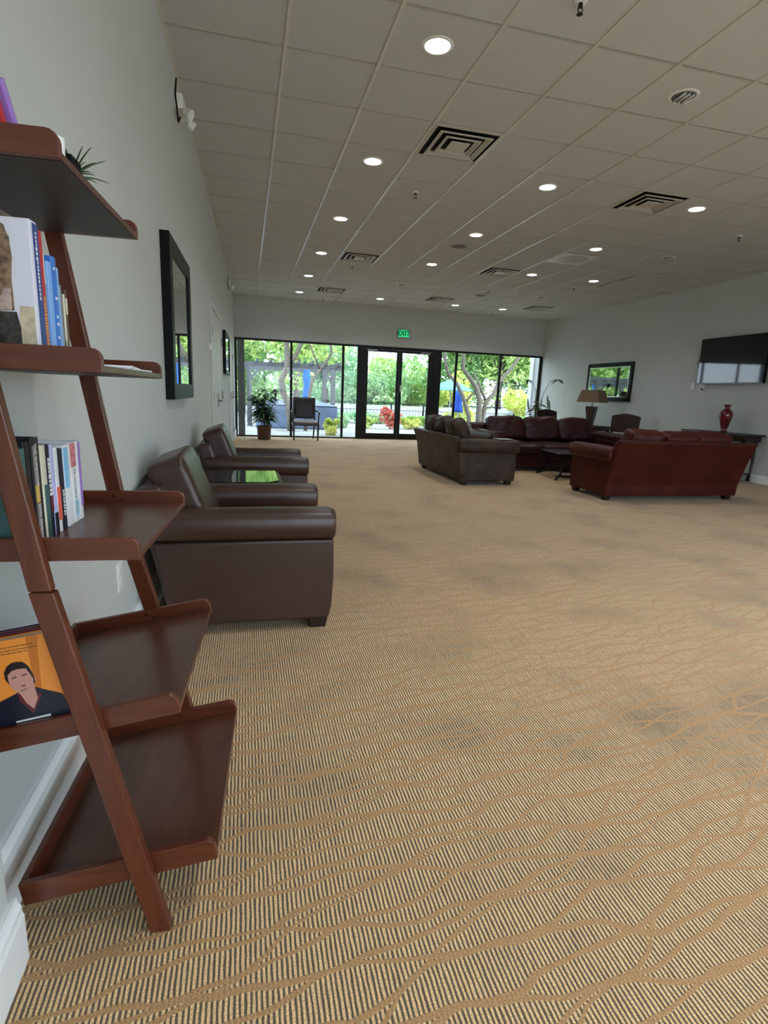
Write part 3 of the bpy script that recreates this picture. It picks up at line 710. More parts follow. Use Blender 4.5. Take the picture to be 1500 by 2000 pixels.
t = book('white paperback with a coral red lower spine', UB, .189, .207, z3, .178, .085, WHT, group=g3); band(t, .025, .095, .018, PCORAL, .1, .95)
t = book('black and navy paperback with white lettering', UB, .208, .234, z3, .172, .085, PDKN, group=g3); spine_marks(t, .03, .085, .026, WHT, .35, .7, 4)
t = book('wide white and sky blue book on the middle tray', UB, .236, .275, z3, .178, .088, WHT, group=g3); band(t, .085, .172, .039, pm('print_sky', (.25, .58, .90), .35), .05, .6)
t = book('white paperback with a red top on the middle tray', UB, .277, .308, z3, .180, .085, WHT, group=g3); band(t, .125, .178, .031, pm('print_rose', (.75, .22, .26), .4, var=(80, .5)), .02, .9); band(t, .01, .05, .031, pm('print_aqua', (.35, .62, .75), .4, var=(60, .4)), .3, .95); spine_marks(t, .055, .12, .031, PGREY, .35, .6, 5)
t = book('white and purple paperback at the far end of the middle row', UB, .310, .336, z3, .180, .085, WHT, group=g3); band(t, .03, .178, .026, PPURP, .45, .98)

# second tray from the floor: orange book facing the camera
M2 = shelves[1]; base2 = Matrix.Translation(LO) @ Matrix.Rotation(LZ, 4, 'Z')
def to_tray(p):   # ladder (u,z) on the near face -> coordinates of the tilted tray book
    inv = (M2 @ Matrix.Translation((-.205, .041, .0135))).inverted()
    q_ = inv @ Vector((p[0], .041, p[1])); return (q_.x, q_.z)
t = thing('book', 'orange book with a portrait of a dark-haired person in a black jacket', 'book'); t['group'] = 'books on the second tray from the floor'
t.matrix_world = base2 @ M2 @ Matrix.Translation((-.205, .041, .0135))
ob = t
q = MB(); q.box(-.150, -.002, 0, .0015, 0, .205); q.box(-.150, -.002, .0205, .022, 0, .205); q.box(-.004, 0, 0, .022, 0, .205); q.build('cover', PORG, t)
q = MB(); q.box(-.147, -.004, .0015, .0205, .002, .202); q.build('pages', pm('book_pages_62', (.74, .70, .62), .8), t)
def art(name, pts, mat, lay):
    poly = [to_tray(p) for p in pts]; poly = [(min(-.0005, max(-.1495, a)), min(.204, max(.0005, b_))) for a, b_ in poly]
    q = MB(); q.prism(poly, 'y', -.0003 * lay - .0003, -.0003 * lay); return q.build(name, mat, t)
art('cover_stripe', [(-.2325, .7072), (-.2122, .7136), (-.2082, .6517), (-.2073, .5674), (-.218, .5719), (-.2236, .634)], pm('print_deep_orange', (.62, .18, .02), .3), 0.1)
art('portrait_neck', [(-.2514, .5646), (-.2192, .5757), (-.2128, .5582), (-.2241, .5273), (-.2365, .5388)], PSKIN, 1)
art('portrait_jacket', [(-.355, .5048), (-.3058, .5437), (-.2825, .5458), (-.2515, .5627), (-.2424, .543), (-.2242, .5264), (-.215, .5507), (-.2193, .5748), (-.1995, .5669), (-.1716, .5574), (-.15, .545), (-.14, .49), (-.25, .46), (-.355, .455)], PDKN, 2)
art('portrait_collar', [(-.2515, .5636), (-.2475, .5643), (-.2363, .5407), (-.2241, .5273), (-.2257, .5178), (-.2412, .5391), (-.247, .5434)], PMAR, 3)
art('portrait_collar', [(-.2137, .5659), (-.2081, .5579), (-.2122, .5467), (-.2248, .5187), (-.2241, .5273), (-.2153, .5469)], PMAR, 3)
art('portrait_ear', [(-.2201, .5928), (-.2151, .5962), (-.2169, .585), (-.2201, .5796)], PSKIN, 3)
art('portrait_hair', [(-.2689, .592), (-.2698, .6069), (-.2641, .6195), (-.255, .6264), (-.2456, .6287), (-.2364, .6282), (-.2279, .6203), (-.2213, .606), (-.2184, .5945), (-.2169, .585), (-.2230, .575), (-.25, .575), (-.2629, .5822)], PHAIR, 3.2)
art('portrait_face', [(-.2643, .601), (-.2565, .6099), (-.2454, .6139), (-.2314, .6149), (-.2247, .6024), (-.2201, .5928), (-.2197, .5795), (-.2264, .5648), (-.2363, .5588), (-.2469, .5624), (-.257, .5706), (-.2627, .5841)], PSKIN, 4.4)
for nm, pl in (('portrait_brow', [(-.2579, .596), (-.2499, .5990), (-.2478, .5966), (-.2567, .5928)]), ('portrait_brow', [(-.2397, .6010), (-.2308, .6047), (-.2296, .6017), (-.2385, .5980)]),
               ('portrait_nose', [(-.2415, .5795), (-.2352, .5810), (-.2347, .5778), (-.241, .5764)]), ('portrait_mouth', [(-.244, .5688), (-.2319, .5737), (-.2317, .5715), (-.2434, .5666)])):
    art(nm, pl, pm('print_shade_brown', (.19, .08, .07), .4), 5.6)
art('white_strip', [(-.2585, .5029), (-.1956, .5156), (-.1947, .511), (-.2572, .4995)], WHT, 4)
for k, (a, b_, c, d) in enumerate(((-.345, .6430, -.2163, .6649), (-.345, .6368, -.2091, .6591), (-.345, .6305, -.2268, .6504))):
    rnd = random.Random(k); s_ = 0.
    while s_ < 1:
        e_ = min(1, s_ + rnd.uniform(.04, .10)); f = lambda w: (a + (c - a) * w, b_ + (d - b_) * w)
        p, r_ = f(s_), f(e_); art('cover_print', [p, r_, (r_[0], r_[1] + .0016), (p[0], p[1] + .0016)], PBRN, 1); s_ = e_ + .012
def tray2_book(lab, u, v0, th, h, d, cover):
    t = book(lab, u, v0, v0 + th, .0135, h, d, cover, M=Matrix.Translation((0, 0, 0)) @ M2, group='books on the second tray from the floor'); return t
t = tray2_book('black book standing taller behind the orange book', -.200, .064, .012, .209, .150, PMAR)
t = tray2_book('pink and white book behind the orange book', -.196, .077, .012, .205, .150, PPINK); band(t, .0, .10, .012, WHT, .1, .9)
t = tray2_book('dark purple book behind the pink book', -.197, .090, .012, .205, .14, pm('print_plum', (.08, .03, .09), .4))

# top tray
z5 = 1.507 + .0135; g5 = 'books on the top tray'
t = book('purple book leaning on the top tray', -.192, .150, .170, z5 + .001, .130, .10, PPURP, lean=38, group=g5)
t = book('red book leaning behind the purple one on the top tray', -.200, .122, .142, z5 + .001, .122, .10, PRED, lean=38, group=g5)
t = book('thick orange-red book at the near end of the top tray', -.204, .090, .114, z5 + .001, .085, .10, PCORAL, lean=38, group=g5)
t = thing('black_box', 'small black box at the front of the top tray', 'box'); t.matrix_world = base2 @ Matrix.Translation((-.135, .152, z5))
q = MB(); q.box(-.045, .014, 0, .05, 0, .032); q.build('box_body', BLACKM, t, bevel=.003)
q = MB(); q.box(-.046, .015, -.001, .051, .028, .038); q.build('lid', BLACKM, t, bevel=.003)
t = thing('white_mug', 'small white cup half hidden behind the edge of the top tray', 'cup'); t.matrix_world = base2 @ Matrix.Translation((-.140, .130, z5))
q = MB(); q.lathe([(.012, 0), (.015, .01), (.017, .052), (.015, .052), (.013, .012)], n=20); q.build('cup_body', WHT, t, smooth=True, auto=50)
q = MB(); q.tube([(-.015, 0, .02), (-.026, 0, .025), (-.026, 0, .04), (-.015, 0, .048)], .003, 8); q.build('handle', WHT, t, smooth=True)
t = thing('air_plant', 'small spiky green air plant poking over the top tray', 'plant'); t.matrix_world = base2 @ Matrix.Translation((-.150, .240, z5))
q = MB(); q.lathe([(.014, 0), (.02, .014), (.018, .022)], n=16); q.build('pot', pm('dark_pot', (.05, .05, .05), .5), t, smooth=True, auto=50)
rnd = random.Random(5)
q = MB()
for k in range(16):
    a = rnd.uniform(-1.6, 1.6); L_ = rnd.uniform(.04, .07); up = rnd.uniform(.25, 1.0)
    pts = [(0, 0, .02)] + [(math.cos(a) * L_ * s_ * 1.0, math.sin(a) * L_ * s_, .025 + up * .075 * s_ - .02 * s_ * s_) for s_ in (.3, .6, .85, 1.)]
    q.tube(pts, [.002, .0018, .0014, .001, .0005], 5)
q.build('leaves', LEAFD, t, smooth=True)

# ------------------------------------------------------------------ armchairs on the left
def rounded_roll(q, x0, x1, yc, zc, ry, rz_, n=18, bulge=.0):
    vs_ = []; xs = [x0, x0 + .01, x0 + .03] + [x0 + (x1 - x0) * s_ for s_ in (.25, .5, .75)] + [x1 - .03, x1 - .008, x1]
    sc = [.86, .96, 1, 1, 1, 1, 1, .96, .84]
    for x, s_ in zip(xs, sc):
        for k in range(n):
            a = 2 * math.pi * k / n; ca, sa = math.cos(a), math.sin(a)
            e = 2 / 2.8
            vs_.append((x, yc + ry * s_ * math.copysign(abs(ca) ** e, ca), zc + rz_ * s_ * math.copysign(abs(sa) ** e, sa)))
    m_ = len(xs); fs = [(i * n + k, (i + 1) * n + k, (i + 1) * n + (k + 1) % n, i * n + (k + 1) % n) for i in range(m_ - 1) for k in range(n)]
    fs += [tuple(range(n)), tuple(range((m_ - 1) * n, m_ * n))[::-1]]
    return q.add(vs_, fs)
def armchair(lab, loc, mat):
    """faces +x; x 0 = rear foot line, y 0..0.84 across"""
    Wd = .845
    t = thing('leather_armchair', lab, 'armchair', loc)
    t['group'] = 'brown leather armchairs along the left wall'
    fx = .74
    for s_ in (0, 1):
        y0 = 0 if s_ == 0 else Wd - .150; y1 = y0 + .150
        q = MB(); pr = [(-.005, .055), (fx - .012, .055), (fx + .002, .12), (fx + .010, .28), (fx + .006, .46), (-.075, .46)]
        q.prism(pr, 'y', y0 + .010, y1 - .008)
        a = q.build('arm', mat, t, bevel=.012, seg=3)
        for f in a.data.polygons: f.use_smooth = False
        q = MB(); rounded_roll(q, -.09, fx + .014, (y0 + y1) / 2 + (.0 if s_ else -.0), .530, .086, .078); q.build('arm_roll', mat, a, smooth=True, auto=60)
        q = MB(); q.tube([(-.07, y0 + .006, .458), (fx, y0 + .006, .458)], .0035, 6); q.build('piping', mat, a, smooth=True)
    q = MB(); q.box(.0, fx - .02, .14, Wd - .14, .055, .27); q.build('seat_base', mat, t, bevel=.012)
    q = MB(); q.cushion((.42, Wd / 2, .36), (.335, (Wd - .30) / 2, .095), 6, .12, 2, .002, 3); q.build('seat_cushion', mat, t, smooth=True)
    # raked back frame behind the pillow
    q = MB(); q.hexa([(-.01, .012, .055), (.16, .012, .055), (.16, Wd - .012, .055), (-.01, Wd - .012, .055)], [(-.155, .03, .70), (-.035, .03, .72), (-.035, Wd - .03, .72), (-.155, Wd - .03, .70)])
    q.build('back_frame', mat, t, bevel=.03, seg=4)
    Mb = Matrix.Translation((.045, Wd / 2, .60)) @ Matrix.Rotation(R(-21), 4, 'Y')
    q = MB(Mb); q.cushion((0, 0, 0), (.100, (Wd - .29) / 2 + .012, .235), 10, .10, 0, .002, 8, k=20); q.build('back_cushion', mat, t, smooth=True)
    for (x, y) in ((.03, .02), (fx - .11, .02), (.03, Wd - .11), (fx - .11, Wd - .11)):
        q = MB(); q.hexa([(x + .01, y + .01, 0), (x + .085, y + .01, 0), (x + .085, y + .08, 0), (x + .01, y + .08, 0)], [(x, y, .058), (x + .095, y, .058), (x + .095, y + .09, .058), (x, y + .09, .058)]); q.build('foot', FOOTM, t, bevel=.003)
    return t
ch1 = armchair('nearest dark brown leather armchair beside the ladder shelf', (-.335, 2.545, 0), LEATH)
ch2 = dup(ch1, (-.235, 4.64, 0), 0., 'farther dark brown leather armchair beyond the small octagonal table')

# small octagonal table between
t = thing('octagonal_side_table', 'dark octagonal side table with a reflective glass top between the armchairs', 'side table', (-.065, 4.05, 0))
def octo(hx, hy, c): return [(-hx + c, -hy), (hx - c, -hy), (hx, -hy + c), (hx, hy - c), (hx - c, hy), (-hx + c, hy), (-hx, hy - c), (-hx, -hy + c)]
q = MB(); q.prism(octo(.31, .34, .08), 'z', .505, .540); q.build('table_top', ESPR, t, bevel=.006)
q = MB(); q.prism(octo(.285, .315, .075), 'z', .541, .549); q.build('glass_inset', pm('dark_table_glass', (.008, .008, .007), .05, spec=.6), t, bevel=.0015)
q = MB(); q.prism(octo(.27, .30, .07), 'z', .43, .505); q.build('apron', ESPR, t)
for sx in (-1, 1):
    for sy in (-1, 1):
        q = MB(); x, y = sx * .22, sy * .25; q.hexa([(x - .018, y - .018, 0), (x + .018, y - .018, 0), (x + .018, y + .018, 0), (x - .018, y + .018, 0)], [(x - .028, y - .028, .44), (x + .028, y - .028, .44), (x + .028, y + .028, .44), (x - .028, y + .028, .44)]); q.build('leg', ESPR, t)
q = MB(); q.prism(octo(.22, .25, .05), 'z', .14, .16); q.build('lower_shelf', ESPR, t)

# ------------------------------------------------------------------ sofas
def sofa(lab, loc, rz, Ln, dep, mat, hb=.72, lean=.14, harm=.62, ncush=3, cush_h=.43, seed=0, roll=.11, aw=.24, group=None, cush_mat=None, cz=.66, messy=.012, flare=0., sq=3.6):
    """x along the back 0..Ln, front towards +y, rear bottom edge at y=0"""
    t = thing('leather_sofa', lab, 'sofa', loc, rz)
    if group: t['group'] = group
    cm = cush_mat or mat
    q = MB(); n = 12; vs_ = []; fs = []
    # back: curved, leaning panel with thickness
    prof = [(0, .06), (-.015, .2), (-lean * .45, .45), (-lean, hb - .02), (-lean + .01, hb), (-lean + .06, hb + .01), (-lean + .11, hb - .03), (.06, .40), (.16, .06)]
    q.prism(prof, 'x', -flare * 0, Ln)
    bk = q.build('back_frame', mat, t, bevel=.014, seg=3)
    q = MB(); q.tube([(.004, -lean - .002, hb - .01), (Ln - .004, -lean - .002, hb - .01)], .007, 8); q.build('top_welt', mat, bk, smooth=True)
    for s_ in (0, 1):
        x0 = 0 if s_ == 0 else Ln - aw; x1 = x0 + aw
        q = MB(); q.prism([(0, .06), (dep, .06), (dep + .012, .25), (dep, harm - .12), (-.05, harm - .10)], 'x', x0 + .015, x1 - .015)
        a = q.build('arm', mat, t, bevel=.014, seg=3)
        xc = (x0 + x1) / 2 + (-.045 if s_ == 0 else .045)
        q = MB(Matrix.Translation((xc, 0, 0)) @ Matrix.Rotation(math.pi / 2, 4, 'Z')); rounded_roll(q, -.06, dep + .03, 0, harm - .085, aw * .5, .095); q.build('arm_roll', mat, a, smooth=True, auto=60)
    q = MB(); q.box(aw - .03, Ln - aw + .03, .10, dep - .03, .06, .30); q.build('seat_base', mat, t, bevel=.02)
    w = (Ln - 2 * aw) / ncush
    for k in range(ncush):
        xc = aw + w * (k + .5)
        q = MB(); q.cushion((xc, dep * .60, .37), (w / 2 - .003, dep * .44, .095), 5, .16, 2, .006, seed + k); q.build('seat_cushion', cm, t, smooth=True)
        rnd = random.Random(seed * 7 + k)
        Mb = Matrix.Translation((xc + rnd.uniform(-.01, .01), .11 - lean * .55 + .06, cz + rnd.uniform(-.008, .008))) @ Matrix.Rotation(R(14 + rnd.uniform(-2, 3)), 4, 'X') @ Matrix.Rotation(R(rnd.uniform(-2, 2)), 4, 'Y')
        q = MB(Mb); q.cushion((0, 0, 0), (w / 2 + .012, .125, cush_h / 2), sq, .22, 1, messy, seed + 10 + k, k=16); q.build('back_cushion', cm, t, smooth=True)
    for (x, y) in ((.03, .03), (Ln - .12, .03), (.03, dep - .12), (Ln - .12, dep - .12)):
        q = MB(); q.hexa([(x + .012, y + .012, 0), (x + .08, y + .012, 0), (x + .08, y + .08, 0), (x + .012, y + .08, 0)], [(x, y, .062), (x + .09, y, .062), (x + .09, y + .09, .062), (x, y + .09, .062)]); q.build('foot', FOOTM, t, bevel=.003)
    return t
sofa('oxblood red leather sofa seen from behind, nearest on the right', (4.22, 5.72, 0), R(-1.0), 1.93, .80, LEATHR, hb=.745, lean=.20, harm=.645, seed=2, cz=.655, cush_h=.42, messy=.006, sq=7)
sofa('aged taupe leather loveseat turned towards the right wall', (2.80, 8.72, 0), R(-90), 1.88, .80, LEATHG, hb=.65, lean=.12, harm=.615, seed=5, cz=.655, cush_h=.46, messy=.026, cush_mat=LEATHG, sq=4.2)
sofa('maroon brown leather sofa facing the camera in front of the windows', (6.45, 9.15, 0), R(180), 2.55, .90, LEATHM, hb=.74, lean=.14, harm=.64, seed=9, cz=.665, cush_h=.44, messy=.020, sq=5)
# magazine lying on the loveseat arm
q = MB(); q.box(-.11, .11, -.075, .075, 0, .005); o = q.build('magazine', pm('glossy_paper', (.55, .56, .58), .2, var=(20, .3)), bevel=.001); o.location = (3.42, 6.93, .629); o.rotation_euler = (0, 0, R(4))
tag(o, 'pale magazine lying on the near arm of the taupe loveseat', 'magazine')

# coffee table
t = thing('coffee_table', 'low dark coffee table between the sofas with curved metal feet', 'coffee table', (5.02, 7.62, 0), R(-8))
q = MB(); q.box(-.45, .45, -.36, .36, .375, .405); q.build('table_top', ESPR, t, bevel=.008)
q = MB(); q.box(-.42, .42, -.33, .33, .30, .375); q.build('apron', ESPR, t)
IRON = pm('dark_iron', (.015, .017, .018), .3, .6)
for sx in (-1, 1):
    for sy in (-1, 1):
        q = MB(); q.tube([(sx * .38, sy * .30, .32), (sx * .30, sy * .24, .20), (sx * .34, sy * .28, .07), (sx * .43, sy * .36, .03), (sx * .46, sy * .39, .012)], [.022, .018, .018, .02, .012], 10); q.build('leg', IRON, t, smooth=True)
q = MB(); q.box(-.26, .26, -.2, .2, .09, .11); q.build('lower_shelf', pm('smoked_glass', (.02, .03, .03), .05), t)

# console table and vase on the right wall
t = thing('console_table', 'dark wood console table against the right wall under the television', 'console table', (XR - .01, 7.74, 0), R(180))
q = MB(); q.box(0, .40, -.66, .70, .742, .775); q.build('table_top', ESPR, t, bevel=.006)
q = MB(); q.prism([(.02, .74), (.37, .742), (.385, .742), (.34, .69), (.31, .65), (.02, .65)][::-1], 'y', -.60, .64); q.build('apron', ESPR, t, bevel=.003)
for y in (-.54, .58):
    for x in (.06, .29):
        q = MB(); q.tube([(x, y, .67), (x + .02, y, .55), (x - .01, y, .35), (x, y, .15), (x + .03, y, .02)], [.04, .036, .022, .02, .03], 10); q.build('leg', ESPR, t, smooth=True)
q = MB(); q.box(.03, .32, -.52, .56, .12, .14); q.build('lower_shelf', ESPR, t, bevel=.003)
t = thing('ceramic_vase', 'tall glossy red vase on the console table below the television', 'vase', (7.80, 7.655, .775))
q = MB(); q.lathe([(.045, 0), (.058, .01), (.045, .03), (.052, .07), (.075, .15), (.098, .25), (.102, .30), (.085, .345), (.045, .375), (.038, .41), (.055, .44), (.060, .452), (.050, .452), (.034, .41)], n=32)
q.build('vase_body', pm('red_glaze', (.13, .008, .012), .15, coat=.6, var=(8, .4)), t, smooth=True, auto=70)
q = MB(); q.tube([(.1, 0, .31), (.108, 0, .29), (.1, 0, .27)], .008, 8); q.tube([(-.1, 0, .31), (-.108, 0, .29), (-.1, 0, .27)], .008, 8); q.build('side_lug', pm('red_glaze_dark', (.09, .006, .01), .2), t, smooth=True)

# lamp, lamp table and two side chairs
t = thing('lamp_table', 'dark square table under the lamp near the right wall', 'side table', (7.52, 11.0, 0))
q = MB(); q.box(-.34, .34, -.34, .34, .635, .67); q.build('table_top', ESPR, t, bevel=.005)
q = MB(); q.box(-.30, .30, -.30, .30, .56, .635); q.build('apron', ESPR, t)
for sx in (-1, 1):
    for sy in (-1, 1):
        q = MB(); x, y = sx * .28, sy * .28; q.hexa([(x - .015, y - .015, 0), (x + .015, y - .015, 0), (x + .015, y + .015, 0), (x - .015, y + .015, 0)], [(x - .026, y - .026, .57), (x + .026, y - .026, .57), (x + .026, y + .026, .57), (x - .026, y + .026, .57)]); q.build('leg', ESPR, t)
t = thing('table_lamp', 'table lamp with a square tan shade and dark tapered base', 'lamp', (7.52, 11.0, .67), R(30))
def frust(q, a, z0, b_, z1):
    return q.hexa([(-a, -a, z0), (a, -a, z0), (a, a, z0), (-a, a, z0)], [(-b_, -b_, z1), (b_, -b_, z1), (b_, b_, z1), (-b_, b_, z1)])
q = MB(); frust(q, .075, 0, .06, .02); frust(q, .055, .02, .105, .42); q.build('lamp_base', pm('dark_lamp_ceramic', (.012, .006, .006), .15, coat=.5), t, bevel=.008)
q = MB(); q.tube([(0, 0, .42), (0, 0, .55)], .012, 10); q.build('neck', pm('antique_brass', (.35, .22, .08), .3, 1.), t, smooth=True)
SHADE = pm('tan_linen_shade', (.22, .145, .085), .85, bump=(300, .2))
q = MB()
for k in range(4):
    a0, a1 = k * 90 + 45, k * 90 + 135
    P_ = lambda a, r_, z: (r_ * math.cos(R(a)), r_ * math.sin(R(a)), z)
    ro, ri = .355, .265
    q.hexa([P_(a0, ro, .51), P_(a1, ro, .51), P_(a1, ro - .008, .51), P_(a0, ro - .008, .51)], [P_(a0, ri, .775), P_(a1, ri, .775), P_(a1, ri - .008, .775), P_(a0, ri - .008, .775)])
q.build('lamp_shade', SHADE, t)

def side_chair(lab, loc, rz):
    t = thing('dining_chair', lab, 'chair', loc, rz); t['group'] = 'dark chairs beside the lamp table'
    CH = wood('mahogany_chair', (.030, .007, .005), (.015, .004, .003), .35, .1)
    w = .27
    pr = [(-w, .60), (w, .60), (w + .015, .93), (w * .5, .965), (0, .985), (-w * .5, .965), (-w - .015, .93)]
    q = MB(Matrix.Translation((0, -.20, 0)) @ Matrix.Translation((0, 0, .45)) @ Matrix.Rotation(R(9), 4, 'X') @ Matrix.Translation((0, 0, -.45))); q.prism(pr, 'y', -.022, .022); q.build('backrest', CH, t, bevel=.008)
    for s_ in (-1, 1):
        q = MB(); q.hexa([(s_ * .23 - .02, -.24, 0), (s_ * .23 + .02, -.24, 0), (s_ * .23 + .02, -.20, 0), (s_ * .23 - .02, -.20, 0)], [(s_ * .25 - .02, -.25, .66), (s_ * .25 + .02, -.25, .66), (s_ * .25 + .02, -.21, .66), (s_ * .25 - .02, -.21, .66)]); q.build('leg', CH, t)
        q = MB(); q.hexa([(s_ * .23 - .016, .20, 0), (s_ * .23 + .016, .20, 0), (s_ * .23 + .016, .232, 0), (s_ * .23 - .016, .232, 0)], [(s_ * .23 - .024, .19, .42), (s_ * .23 + .024, .19, .42), (s_ * .23 + .024, .238, .42), (s_ * .23 - .024, .238, .42)]); q.build('leg', CH, t)
        q = MB(); q.tube([(s_ * .26, -.22, .66), (s_ * .27, .05, .655), (s_ * .27, .19, .63), (s_ * .25, .21, .42)], .018, 8); q.build('armrest', CH, t, smooth=True)
    q = MB(); q.box(-.25, .25, -.22, .24, .38, .43); q.build('seat_frame', CH, t, bevel=.005)
    q = MB(); q.cushion((0, .01, .455), (.24, .225, .035), 5, .3, 2); q.build('seat_cushion', LEATHM, t, smooth=True)
    return t
side_chair('dark red wooden chair with an arched back, left of the lamp', (7.08, 11.85, 0), R(184))
side_chair('dark red wooden chair with an arched back, right of the lamp by the wall', (7.40, 9.75, 0), R(128))

# slatted side table by the windows
t = thing('slatted_side_table', 'small dark slatted side table between the loveseat and the windows', 'side table', (5.68, 12.75, 0))
q = MB(); q.box(-.36, .36, -.25, .25, .475, .505); q.build('table_top', ESPR, t, bevel=.004)
for sx in (-1, 1):
    for sy in (-1, 1):
        q = MB(); q.box(sx * .32 - .022, sx * .32 + .022, sy * .21 - .022, sy * .21 + .022, 0, .475); q.build('leg', ESPR, t)
for x in (-.16, 0.0, .16):
    q = MB(); q.box(x - .016, x + .016, -.225, -.205, .14, .475); q.build('slat', ESPR, t)
q = MB(); q.box(-.30, .30, -.22, .22, .12, .145); q.build('lower_shelf', ESPR, t)

# armchair in front of the window
t = thing('upholstered_chair', 'dark wooden armchair with a black padded back in front of the left window', 'chair', (1.41, 13.62, 0))
CH = wood('mahogany_chair', (.030, .007, .005), (.015, .004, .003), .35, .1)
for sx in (-1, 1):
    q = MB(); q.hexa([(sx * .285 - .018, -.27, 0), (sx * .285 + .018, -.27, 0), (sx * .285 + .018, -.235, 0), (sx * .285 - .018, -.235, 0)], [(sx * .295 - .026, -.28, .40), (sx * .295 + .026, -.28, .40), (sx * .295 + .026, -.228, .40), (sx * .295 - .026, -.228, .40)]); q.build('leg', CH, t, bevel=.003)
    q = MB(); q.tube([(sx * .24, .30, 0), (sx * .25, .24, .22), (sx * .26, .21, .45), (sx * .262, .26, 1.0)], [.016, .02, .022, .018], 8); q.build('leg', CH, t, smooth=True)
    q = MB(); q.tube([(sx * .275, .24, .70), (sx * .315, .0, .69), (sx * .33, -.15, .66), (sx * .335, -.20, .645)], .019, 8); q.tube([(sx * .325, -.14, .655), (sx * .31, -.17, .52), (sx * .30, -.2, .40)], .016, 8); q.build('armrest', CH, t, smooth=True)
q = MB(); q.box(-.30, .30, -.27, .25, .345, .405); q.build('seat_frame', CH, t, bevel=.006)
q = MB(); q.cushion((0, -.015, .435), (.295, .255, .045), 6, .3, 2); q.build('seat_cushion', pm('satin_grey_seat', (.40, .37, .40), .3), t, smooth=True)
q = MB(Matrix.Translation((0, .215, .76)) @ Matrix.Rotation(R(-7), 4, 'X')); q.box(-.275, .275, -.02, .03, -.26, .255); q.build('back_frame', CH, t, bevel=.008)
q = MB(Matrix.Translation((0, .185, .755)) @ Matrix.Rotation(R(-7), 4, 'X')); q.cushion((0, 0, 0), (.245, .035, .235), 7, .3, 1); q.build('back_pad', pm('black_vinyl', (.010, .010, .012), .4), t, smooth=True)

# ------------------------------------------------------------------ plants
def blade(q, p0, d, L_, w, droop, seg=5):
    """a folded leaf blade with thickness along a drooping path"""
    d = Vector(d).normalized(); p = Vector(p0); side = d.cross(Vector((0, 0, 1)))
    if side.length < .05: side = Vector((1, 0, 0))
    side.normalize(); L1, L2, L3 = [], [], []
    for k in range(seg + 1):
        s_ = k / seg; ww = w * math.sin(math.pi * min(.97, .12 + .88 * s_)) ** .7 * .5
        c = Vector(p0) + d * L_ * s_ + Vector((0, 0, -droop * s_ * s_))
        L1.append(c - side * ww); L2.append(c + Vector((0, 0, ww * .25))); L3.append(c + side * ww)
    n = seg + 1; vs_ = [tuple(a) for a in L1 + L2 + L3]; dn = Vector((0, 0, -.0012)); vs2 = [tuple(Vector(a) + dn) for a in vs_]
    fs = []
    for k in range(seg):
        for r_ in (0, 1):
            a = r_ * n + k; fs.append((a, a + 1, a + n + 1, a + n)); o_ = 3 * n; fs.append((o_ + a, o_ + a + n, o_ + a + n + 1, o_ + a + 1))
    q.add(vs_ + vs2, fs)
def leafy_stem(q, rnd, base, top, nleaf, L_, w):
    b_, tp = Vector(base), Vector(top)
    for k in range(nleaf):
        s_ = (k + .5) / nleaf; a = rnd.uniform(0, 6.283); c = b_.lerp(tp, s_)
        blade(q, c, (math.cos(a), math.sin(a), rnd.uniform(-.1, .7)), L_ * rnd.uniform(.7, 1.15), w, L_ * rnd.uniform(.2, .6))
t = thing('potted_plant', 'tall leafy potted plant in a brown wicker pot before the left window', 'plant', (.43, 13.46, 0))
q = MB(); q.lathe([(.135, 0), (.15, .02), (.165, .30), (.172, .325), (.150, .325), (.145, .29)], n=28); q.build('pot', pm('brown_wicker', (.12, .055, .028), .6, bump=(90, .8), var=(60, .5)), t, smooth=True, auto=50)
q = MB(); q.lathe([(.148, .28), (.148, .29)], n=24); q.build('soil', SOIL, t)
rnd = random.Random(11)
q = MB(); stems = [((0, 0, .28), (.03, 0, 1.48)), ((.02, .02, .28), (-.03, .03, 1.05)), ((-.03, 0, .28), (-.25, 0, .95)), ((.03, 0, .28), (.27, .02, 1.0))]
for a, b_ in stems: q.tube([a, tuple((Vector(a) + Vector(b_)) / 2 + Vector((.01, 0, .03))), b_], [.012, .009, .005], 7)
q.build('stem', pm('green_stem', (.06, .10, .03), .5), t, smooth=True)
q = MB()
leafy_stem(q, rnd, (0, 0, .40), (0, 0, .82), 130, .40, .07)
leafy_stem(q, rnd, (-.02, 0, .60), (-.03, .03, 1.18), 60, .26, .06)
leafy_stem(q, rnd, (-.18, 0, .82), (-.28, 0, 1.02), 40, .22, .06); leafy_stem(q, rnd, (.2, 0, .86), (.31, 0, 1.20), 40, .22, .06)
for k in range(7): a = k * .9; blade(q, (.028, 0, 1.30 + .02 * k), (math.cos(a), .3 * math.sin(a), .5), .16, .02, .04)
blade(q, (.03, 0, 1.38), (0, 0, 1), .13, .014, 0)
q.build('foliage', LEAFD, t)

